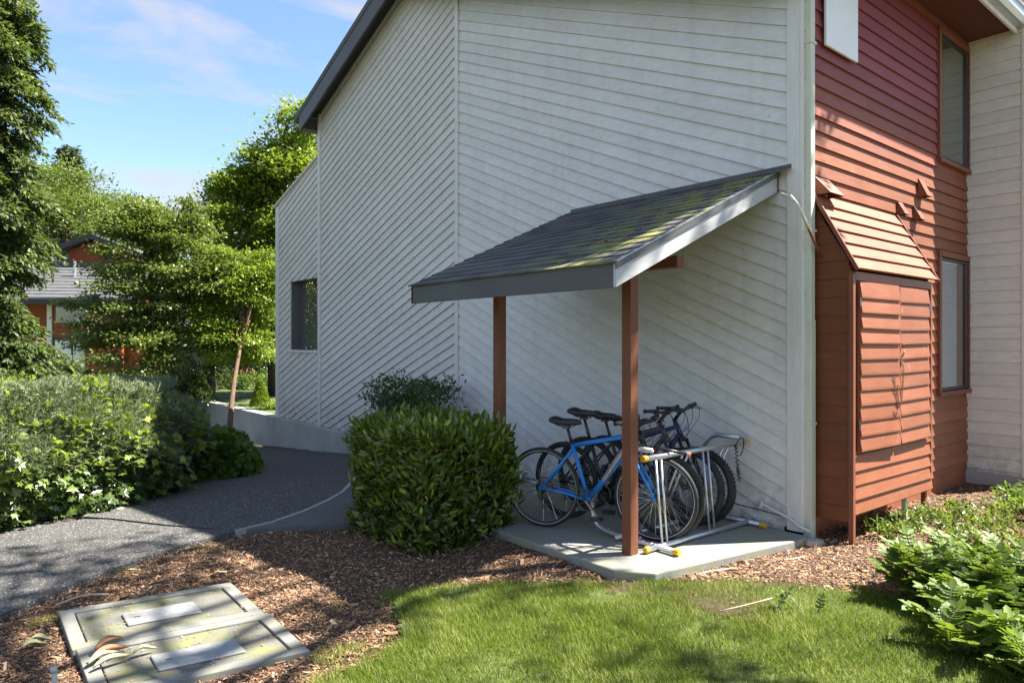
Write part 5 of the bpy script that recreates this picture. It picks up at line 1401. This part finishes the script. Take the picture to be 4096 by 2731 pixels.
def tree(name, label, base, trunk_top, r0, ell, mat, nclump, per, leaf, cr=.45, flat=.45, tmpl=LEAF2, cat="tree", group=None, bark_="bark", droop=-.1, limbs=26, tone=0.0, wfac=1.0):
    base = Vector(base); t = thing(name, base, label, cat, group)
    top = Vector(trunk_top); pts = [base + Vector((0, 0, -.2)), base.lerp(top, .35) + Vector((random.uniform(-.06, .06), random.uniform(-.06, .06), 0))*(top-base).length*.5, base.lerp(top, .7), top]
    bp = bez(pts, 4); k = len(bp)
    MB().tube(bp, [r0*(1.15 - .8*i/k) for i in range(k)], 9).build("trunk", M[bark_], t, smooth=True)
    C, D = lobes(int(nclump*1.35), ell)
    sz_ = 1.1/max(.3, cr*2.2); kp = [mnoise.noise(Vector(c)*sz_ + Vector((nclump*.37, 1.7, 0))) > -.16 for c in C]; C, D = C[kp][:nclump], D[kp][:nclump]; nclump = len(C)
    m = MB()
    for i in range(min(limbs, nclump)):
        c = Vector(C[i]); f = random.uniform(.62, .98); s = base.lerp(top, f)
        mid = s.lerp(c, .5) + Vector((0, 0, .12*(c-s).length))
        m.tube(bez([s, mid, c], 3), [r0*.42*(1-.8*j/8) for j in range(6)], 5)
    o = m.build("branches", M[bark_], t, smooth=True); o["kind"] = "stuff"
    n = nclump*per; I = np.repeat(np.arange(nclump), per)
    rr = cr*(.6 + .8*rng.random(nclump))
    off = rng.normal(0, .5, (n, 3))*np.stack([rr[I], rr[I], rr[I]*flat], 1)
    P = C[I] + off
    nn = nrm(D[I]*.6 + off + np.array([0, 0, .25]))
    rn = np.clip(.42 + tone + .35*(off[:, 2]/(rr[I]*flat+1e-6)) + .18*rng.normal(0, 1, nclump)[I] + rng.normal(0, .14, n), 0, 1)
    y = nrm(nn + rng.normal(0, .5, (n, 3)) + np.array([0, 0, droop])); up = nrm(rng.normal(0, .5, (n, 3)) + np.array([0, 0, 1]))
    sz = rng.uniform(.7, 1.3, n)*leaf
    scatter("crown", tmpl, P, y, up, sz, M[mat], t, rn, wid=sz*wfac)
    return t

def conifer(name, label, base, height, rad, mat, tiers, per, leaf, droop=.35, group=None, z0=.4, up_bias=0.0):
    base = Vector(base); t = thing(name, base, label, "tree", group)
    MB().tube([base + Vector((0, 0, -.2)), base + Vector((.03, 0, height*.5)), base + Vector((0, 0, height*.99))], [height*.02, height*.013, .02], 9).build("trunk", M["bark"], t, smooth=True)
    m = MB(); P = []; Y = []; S = []
    for i in range(tiers):
        f = i/tiers; z = z0 + (height-z0)*f; R0 = rad(f)
        for k in range(random.randint(5, 7)):
            a = random.uniform(0, 6.283); ln = R0*random.uniform(.65, 1.15)
            if ln < .05: continue
            d = Vector((math.cos(a), math.sin(a), 0)); s = base + Vector((0, 0, z + random.uniform(-.15, .15)))
            tip = s + d*ln + Vector((0, 0, -ln*droop*random.uniform(.5, 1.2) + up_bias*ln)); mid = s + d*ln*.55 + Vector((0, 0, ln*.06))
            m.tube([s, mid, tip], [.028*ln+.006, .016*ln+.004, .004], 4, False)
            nb = max(8, int(per*ln/1.2))
            for j in range(nb):
                u = random.random()**.75; q = (s.lerp(mid, u/.55) if u < .55 else mid.lerp(tip, (u-.55)/.45)); w = .30*ln*(1.15-u)
                side = Vector((-d.y, d.x, 0))*random.uniform(-1, 1)*w
                P.append(tuple(q + side + Vector((0, 0, -abs(random.gauss(0, .07)) - side.length*.25)))); Y.append(tuple(d*.7 + side*1.5/(w+.01)*.5 + Vector((0, 0, -droop*1.3 + random.uniform(-.3, .3))))); S.append(leaf*random.uniform(.7, 1.3))
    o = m.build("branches", M["bark"], t, smooth=True); o["kind"] = "stuff"
    P = np.array(P); Y = np.array(Y); S = np.array(S); per_s = 7; n = len(P); I = np.repeat(np.arange(n), per_s)
    yb = nrm(Y)[I]; tt = np.tile(np.linspace(0, .8, per_s), n); pp = P[I] + yb*(tt*S[I])[:, None]
    dd = yb*.8 + rng.normal(0, .42, (n*per_s, 3)) + np.array([0, 0, -.12]); sz = S[I]*rng.uniform(.35, .6, n*per_s)
    rn = np.clip(.42 + .22*rng.normal(0, 1, n)[I] + rng.normal(0, .12, n*per_s) + .12*(1-tt), 0, 1)
    scatter("needles", LEAF2, pp, dd, rng.normal(0, .5, (n*per_s, 3)) + np.array([0, 0, 1.]), sz, M[mat], t, rn, wid=sz*.75)
    return t

def V3(p, z): return (p.x, p.y, z)
FV = 1583.1
def lat(vx, d): return (vx-1176)/FV*d        # metres right of the camera's axis at depth d
def hz(vy, d): return 1.6 - (vy-784)/FV*d

# tall cedar at the left edge
p = at(11.0, lat(-35, 11)); conifer("cedar_tree", "tall drooping cedar at the left edge of the view, in front of the far house", (p.x, p.y, -.3), 13.5,
        lambda f: (1.75 if f < .09 else (1.05 if f < .26 else 1.35))*(1-f)**.7*(.80+.2*math.sin(f*31)) + .12, "cedar", 80, 100, .19, .32, z0=.7)
# mid-distance garden trees
d = 16.8; e = [(V3(at(d, lat(350, d)), 3.4), (1.2, 1.2, 1.6)), (V3(at(d-.6, lat(292, d)), 2.45), (.88, .88, .85)), (V3(at(d+.4, lat(420, d)), 3.0), (1.0, 1.0, 1.5)), (V3(at(d, lat(322, d)), 4.6), (.75, .75, .7)), (V3(at(d, lat(390, d)), 4.5), (.7, .7, .75)), (V3(at(d-.5, lat(325, d)), 1.35), (1.0, 1.0, .7)), (V3(at(d+.3, lat(400, d)), 1.6), (.9, .9, .7)), (V3(at(d-.3, lat(238, d)), 1.75), (.55, .55, .4)), (V3(at(d, lat(262, d)), 3.35), (.5, .5, .35))]
b0 = at(d, lat(345, d)); tree("dogwood_tree", "layered grey-green dogwood in front of the red house", V3(b0, -.1), V3(b0, 4.4), .075, e, "dogwood", 310, 210, .085, .42, .30, droop=-.25, wfac=1.15)
d = 21.0; e = [(V3(at(d, lat(655, d)), 5.6), (1.5, 1.5, 2.2)), (V3(at(d, lat(560, d)), 4.6), (1.35, 1.35, 1.9)), (V3(at(d, lat(700, d)), 3.6), (1.8, 1.8, 2.0)), (V3(at(d, lat(600, d)), 7.0), (.55, .55, 1.1)), (V3(at(d, lat(690, d)), 6.9), (1.1, 1.1, 1.5)), (V3(at(d, lat(525, d)), 3.0), (.9, .9, 1.2)), (V3(at(d, lat(500, d)), 5.3), (.7, .7, .4)), (V3(at(d, lat(560, d)), 6.3), (.8, .8, .5)), (V3(at(d, lat(730, d)), 8.0), (.9, .9, .8))]
b0 = at(d, lat(630, d)); tree("maple_tree", "tall yellow-green maple rising behind the lattice-windowed wall", V3(b0, -.1), V3(b0, 7.2), .17, e, "maple", 420, 190, .11, .50, .45, limbs=50, wfac=1.3)
d = 17.4; e = [(V3(at(d, lat(570, d)), 2.75), (.9, .9, .85)), (V3(at(d, lat(500, d)), 2.1), (.72, .72, .6)), (V3(at(d, lat(600, d)), 1.6), (.65, .65, .5)), (V3(at(d, lat(540, d)), 3.5), (.7, .7, .5)), (V3(at(d, lat(475, d)), 3.1), (.6, .6, .4)), (V3(at(d-.3, lat(545, d)), 1.3), (.6, .6, .35)), (V3(at(d, lat(610, d)), 3.3), (.6, .6, .5)), (V3(at(d-.5, lat(560, d)), 1.7), (.8, .8, .5))]
b0 = at(14.2, lat(524, 14.2)); tp0 = at(17.2, lat(566, 17.2)); tree("leaning_tree", "small tree with a leaning orange trunk and layered lime leaves beside the retaining wall", V3(b0, -.5), V3(tp0, 2.5), .055, e, "lime", 230, 150, .09, .36, .30, bark_="bark_orange", droop=-.3, wfac=1.0)
d = 19.5; e = [(V3(at(d, lat(455, d)), 1.9), (1.5, 1.5, 1.6)), (V3(at(d, lat(575, d)), 2.2), (1.4, 1.4, 1.3))]
b0 = at(d+.5, lat(470, d)); tree("shade_tree", "dark bushy tree between the dogwood and the maple, low against the far house", V3(b0, -.1), V3(b0, 2.6), .1, e, "shrub", 110, 170, .10, .5, .5)
# background
d = 46; e = [(V3(at(d, lat(150, d)), 9.6), (3.4, 3.4, 4.0)), (V3(at(d, lat(215, d)), 8.6), (2.6, 2.6, 2.8)), (V3(at(d, lat(60, d)), 9.0), (3.0, 3.0, 4.0))]
b0 = at(d, lat(150, d)); tree("pale_tree", "large pale green tree behind the far house's roof", V3(b0, 0), V3(b0, 9), .3, e, "pale_tree", 260, 130, .22, 1.0, .6, group="trees beyond the far house")
d = 47; e = [(V3(at(d, lat(330, d)), 8.0), (3.4, 3.4, 3.0)), (V3(at(d, lat(420, d)), 7.0), (2.8, 2.8, 3.2))]
b0 = at(d, lat(370, d)); tree("distant_tree", "distant green tree showing above the dogwood", V3(b0, 0), V3(b0, 8), .3, e, "dogwood", 170, 120, .22, 1.0, .6, group="trees beyond the far house")
p = at(54, lat(158, 54)); conifer("fir_tree", "fir tip standing above the pale green tree", (p.x, p.y, 0), 17.0, lambda f: 3.2*(1-f)+.1, "fir", 40, 26, .7, .25, "trees beyond the far house", z0=7)
p = at(30, lat(500, 30)); conifer("fir_tree", "small dark fir showing between the dogwood and the maple", (p.x, p.y, 0), 8.6, lambda f: 1.5*(1-f)+.08, "fir", 34, 30, .38, .25, "trees beyond the far house", z0=.5)
# a closing belt of woodland far off
n = 60000; th = rng.uniform(.2, 2.9, n); rr = rng.uniform(60, 80, n); hx_ = camx + np.cos(th)*rr; hy_ = camy + np.sin(th)*rr
ht_ = (5.5 + 3.0*fnoise(th*9, rr*.02, 1.0, 80))*rng.random(n)**.55
o = scatter("far_woods", LEAF2, np.stack([hx_, hy_, ht_], 1), rng.normal(0, 1, (n, 3)), rng.normal(0, 1, (n, 3)), rng.uniform(.7, 1.3, n), M["cedar"])

# shrubs in front of the far house and beyond the wall
def round_shrub(name, label, c, r, h, n, mat, leaf, group=None):
    t = thing(name, c, label, "shrub", group); P, N = mound(n, c, (r, r, 0), h, 90)
    foliage(t, "foliage", LEAF2, P, N, rng.uniform(.7, 1.3, n)*leaf, mat, None, .7)
    stems(t, c, [(c[0]+random.uniform(-r, r)*.6, c[1]+random.uniform(-r, r)*.6, c[2]+h*.7) for _ in range(10)], .012, "twig", "stems"); return t
for i, (vx, d, h, r, mt, lb_) in enumerate(((335, 20.5, .95, .7, "dogwood", "rounded grey-green shrub under the dogwood"), (405, 21.5, .75, .8, "shrub", "dark shrub before the far house's side door"), (440, 18.5, .65, .55, "shrub", "dark leafy shrub right of the side door"),
        (505, 24, .75, .9, "shrub", "dark shrub behind the leaning trunk"), (600, 24, .6, 1.1, "mid_green", "green shrub behind the woven planter"), (365, 19, 1.35, .6, "shrub", "taller dark shrub between the red bay and the side door"), (250, 20, .55, .8, "shrub", "low dark shrub below the red bay"), (625, 27, 1.9, 1.3, "shrub", "tall dark shrub beside the lattice-windowed wall"), (470, 29, 2.0, 1.6, "shrub", "big dark shrub in the gap right of the garage"))):
    p = at(d, lat(vx, d)); round_shrub("garden_shrub", lb_, (p.x, p.y, -.05), r, h, 2600, mt, .10, "shrubs in front of the far house")
p = at(16.6, lat(598, 16.6)); cn = thing("dwarf_conifer", (p.x, p.y, -.03), "small bright yellow-green conical conifer behind the retaining wall", "shrub")
n = 3000; f = rng.random(n)**.8; a = rng.uniform(0, 6.3, n); r_ = .22*(1-f)+.01; P_ = np.stack([p.x + np.cos(a)*r_, p.y + np.sin(a)*r_, f*.62], 1)
foliage(cn, "foliage", LEAF2, P_, np.stack([np.cos(a), np.sin(a), np.full(n, .8)], 1), rng.uniform(.05, .09, n), "lime", None, .4, updir=.6)
MB().tube([(p.x, p.y, -.05), (p.x, p.y, .5)], .012, 6).build("stem", M["twig"], cn)
low_plant(p.x+.35, p.y-.25, .28, .2, 700, "lime", "low bright green spreading plant right of the dwarf conifer", "creeping_plant", LEAF2, (.05, .08), None)

# woven planter on the far lawn
p = at(25.5, lat(568, 25.5)); wp = thing("woven_planter", (p.x, p.y, -.03), "terracotta coloured tapering woven planter standing on the far lawn", "planter")
M["terracotta"] = plain("terracotta", (0.42, 0.20, 0.11), 0.8, var=.2)
m = MB(); ht = .80
for k in range(18):
    for s in (-1, 1):
        pts = []
        for i in range(9):
            f = i/8; a = 2*math.pi*k/18 + s*f*1.2; r_ = .34 - .17*f; pts.append((p.x + math.cos(a)*r_, p.y + math.sin(a)*r_, -.03 + ht*f))
        m.tube(pts, .010, 4, False)
m.build("woven_canes", M["terracotta"], wp)["kind"] = "stuff"
MB().torus((p.x, p.y, ht-.03), .17, .02, (0, 0, 1), 20, 6).torus((p.x, p.y, -.01), .34, .02, (0, 0, 1), 20, 6).torus((p.x, p.y, .38), .26, .014, (0, 0, 1), 20, 6).build("hoops", M["terracotta"], wp)

# ------------------------------------------------------------------ far red house
hd_ = 26.0; hp0 = at(hd_, lat(205, hd_)); HR = R_(8)
fh = thing("far_house", (hp0.x, hp0.y, 0), "far red house with pale shingle roof and dark upper gable behind the left trees", "house", None, YAW - R_(90) + HR)
# local frame: x to the right, y away from the viewer
M["far_red"] = painted_wood("far_red", (0.23, 0.045, 0.02), (0.30, 0.075, 0.03), (1, 1, 1), .7)
M["far_orange"] = painted_wood("far_orange", (0.36, 0.11, 0.04), (0.42, 0.14, 0.05), (1, 1, 1), .7)
M["far_roof"] = plain("far_roof", (0.085, 0.085, 0.088), .9, var=.18, sc=3, bs=.5)
M["far_dark"] = plain("far_dark", (0.045, 0.042, 0.04), .8)
M["far_grey"] = plain("far_grey", (0.13, 0.13, 0.12), .8)
def hb(name, a, b, mat, par=None): return MB().box(a, b).build(name, M[mat], par or fh, world=False)
def hq(name, pts, off, mat, par=None):
    o = MB().prism(pts, off).build(name, M[mat], par or fh, world=False); fix_normals([o]); return o
main = hb("wall", (-4.2, 0, -.2), (2.0, 6, 3.3), "far_red")
rfm = hq("roof", [(-4.6, -.7, 3.05), (-4.6, 3.2, 5.0), (-4.6, 3.2, 5.12), (-4.6, -.7, 3.17)], (6.6, 0, 0), "far_roof")
for k in range(14):   # courses
    yy_ = -.68 + k*.28; zz_ = 3.175 + (yy_+.7)*.5
    hq("shingle_course", [(-4.6, yy_, zz_+.01), (-4.6, yy_+.27, zz_+.14), (-4.6, yy_+.27, zz_+.15), (-4.6, yy_, zz_+.035)], (6.6, 0, 0), "far_roof", rfm)
hb("eave_board", (-4.6, -.74, 2.95), (2.0, -.70, 3.15), "far_dark", rfm)
# upper gable: ridge runs towards the viewer
up = hq("upper_wall", [(-1.9, 2.6, 4.2), (1.5, 2.6, 4.2), (1.5, 2.6, 4.75), (-.85, 2.6, 5.75), (-1.9, 2.6, 5.35)], (0, 4, 0), "far_red")
hq("upper_roof", [(-2.15, 2.1, 5.32), (-.9, 2.1, 5.86), (-.9, 2.1, 6.0), (-2.15, 2.1, 5.46)], (0, 5, 0), "far_roof")
ur = hq("upper_roof", [(-.9, 2.1, 5.86), (2.3, 2.1, 4.60), (2.3, 2.1, 4.74), (-.9, 2.1, 6.0)], (0, 5, 0), "far_roof")
hq("gable_board", [(-2.2, 2.06, 5.22), (-.9, 2.06, 5.78), (-.9, 2.06, 5.98), (-2.2, 2.06, 5.42)], (0, .04, 0), "far_dark", ur)
hq("gable_board", [(-.9, 2.06, 5.78), (2.35, 2.06, 4.50), (2.35, 2.06, 4.70), (-.9, 2.06, 5.98)], (0, .04, 0), "far_dark", ur)
MB().tube([(-1.05, 1.2, 4.0), (-1.05, 1.2, 4.75)], .05, 8).build("vent_pipe", M["galvanised"], rfm, world=False)
for x_ in (-.2, .1, .45): hb("roof_vent", (x_, 1.9, 4.42), (x_+.2, 2.1, 4.56), "far_dark", rfm)
# ground floor openings, red bay, pale corner boards
for x0, x1 in ((-1.25, .10), (-3.3, -2.3)):
    w_ = hb("window", (x0, -.04, .35), (x1, 0, 1.75), "far_dark")
    hb("pane", (x0+.08, -.05, .45), ((x0+x1)/2-.04, -.045, 1.65), "white_paint", w_); hb("pane", ((x0+x1)/2+.04, -.05, .45), (x1-.08, -.045, 1.65), "white_paint", w_)
hb("window", (-1.15, -.04, 2.3), (-.1, 0, 2.95), "dark_glass")
hb("corner_board", (-1.45, -.06, -.1), (-1.28, 0, 3.0), "grey_trim"); hb("corner_board", (-1.45, -.06, 3.0), (-1.28, -.0, 3.05), "grey_trim")
bay_ = hb("bay", (.25, -.9, -.2), (1.5, 0, 1.95), "far_red")
hq("bay_roof", [(.15, -1.0, 1.95), (.15, 0, 2.95), (.15, 0, 3.03), (.15, -1.0, 2.03)], (1.45, 0, 0), "far_red")
for k in range(12): hb("siding_board", (.245, -.925, -.1+k*.17), (1.505, -.9, .035+k*.17), "far_red", bay_)
ann = hb("annex_wall", (1.5, -.3, -.2), (4.3, 6, 2.05), "far_orange")
hq("annex_roof", [(1.4, -.7, 1.95), (1.4, 3.5, 3.4), (1.4, 3.5, 3.5), (1.4, -.7, 2.05)], (3.1, 0, 0), "far_dark")
dr = hb("side_door", (2.35, -.36, -.1), (3.2, -.3, 1.7), "far_grey", None)
for k in range(5): hb("door_panel", (2.42+k*.155, -.375, 0), (2.54+k*.155, -.36, 1.6), "far_dark", dr)
gr = hb("garage_wall", (3.3, -.8, -.2), (5.2, 5, 1.9), "far_grey"); hb("garage_post", (4.45, -.9, -.1), (4.6, -.8, 1.9), "far_dark", gr)
hb("garage_roof", (3.2, -1.0, 1.9), (7.2, 5, 2.05), "far_dark")
hb("carport_back", (5.2, 4.6, -.1), (7.2, 4.9, 1.9), "far_dark"); hb("carport_post", (7.0, -.9, -.1), (7.15, -.75, 1.9), "far_dark")

# ------------------------------------------------------------------ trees behind the photographer that dapple the lawn and path
e = [((.6, -.95, 9.6), (1.7, .9, .9)), ((-.7, -1.7, 9.6), (1.2, 1.0, .8)), ((2.9, -2.3, 9.0), (.9, .7, .5))]
tree("tall_tree", "tall thin-crowned tree standing outside the picture, its shade falls on the path", (-1.5, -5.6, -.1), (.4, -1.9, 9.4), .13, e, "maple", 76, 62, .14, .48, .5, group="trees behind the photographer")
e = [((2.6, -5.4, 8.3), (2.4, 1.6, 1.3)), ((.6, -5.4, 7.7), (1.8, 1.2, 1.1))]
tree("tall_tree", "spreading tree standing outside the picture, its shade falls on the lawn", (3.4, -6.6, -.1), (2.7, -5.4, 8.3), .13, e, "maple", 46, 50, .15, .5, .5, group="trees behind the photographer")
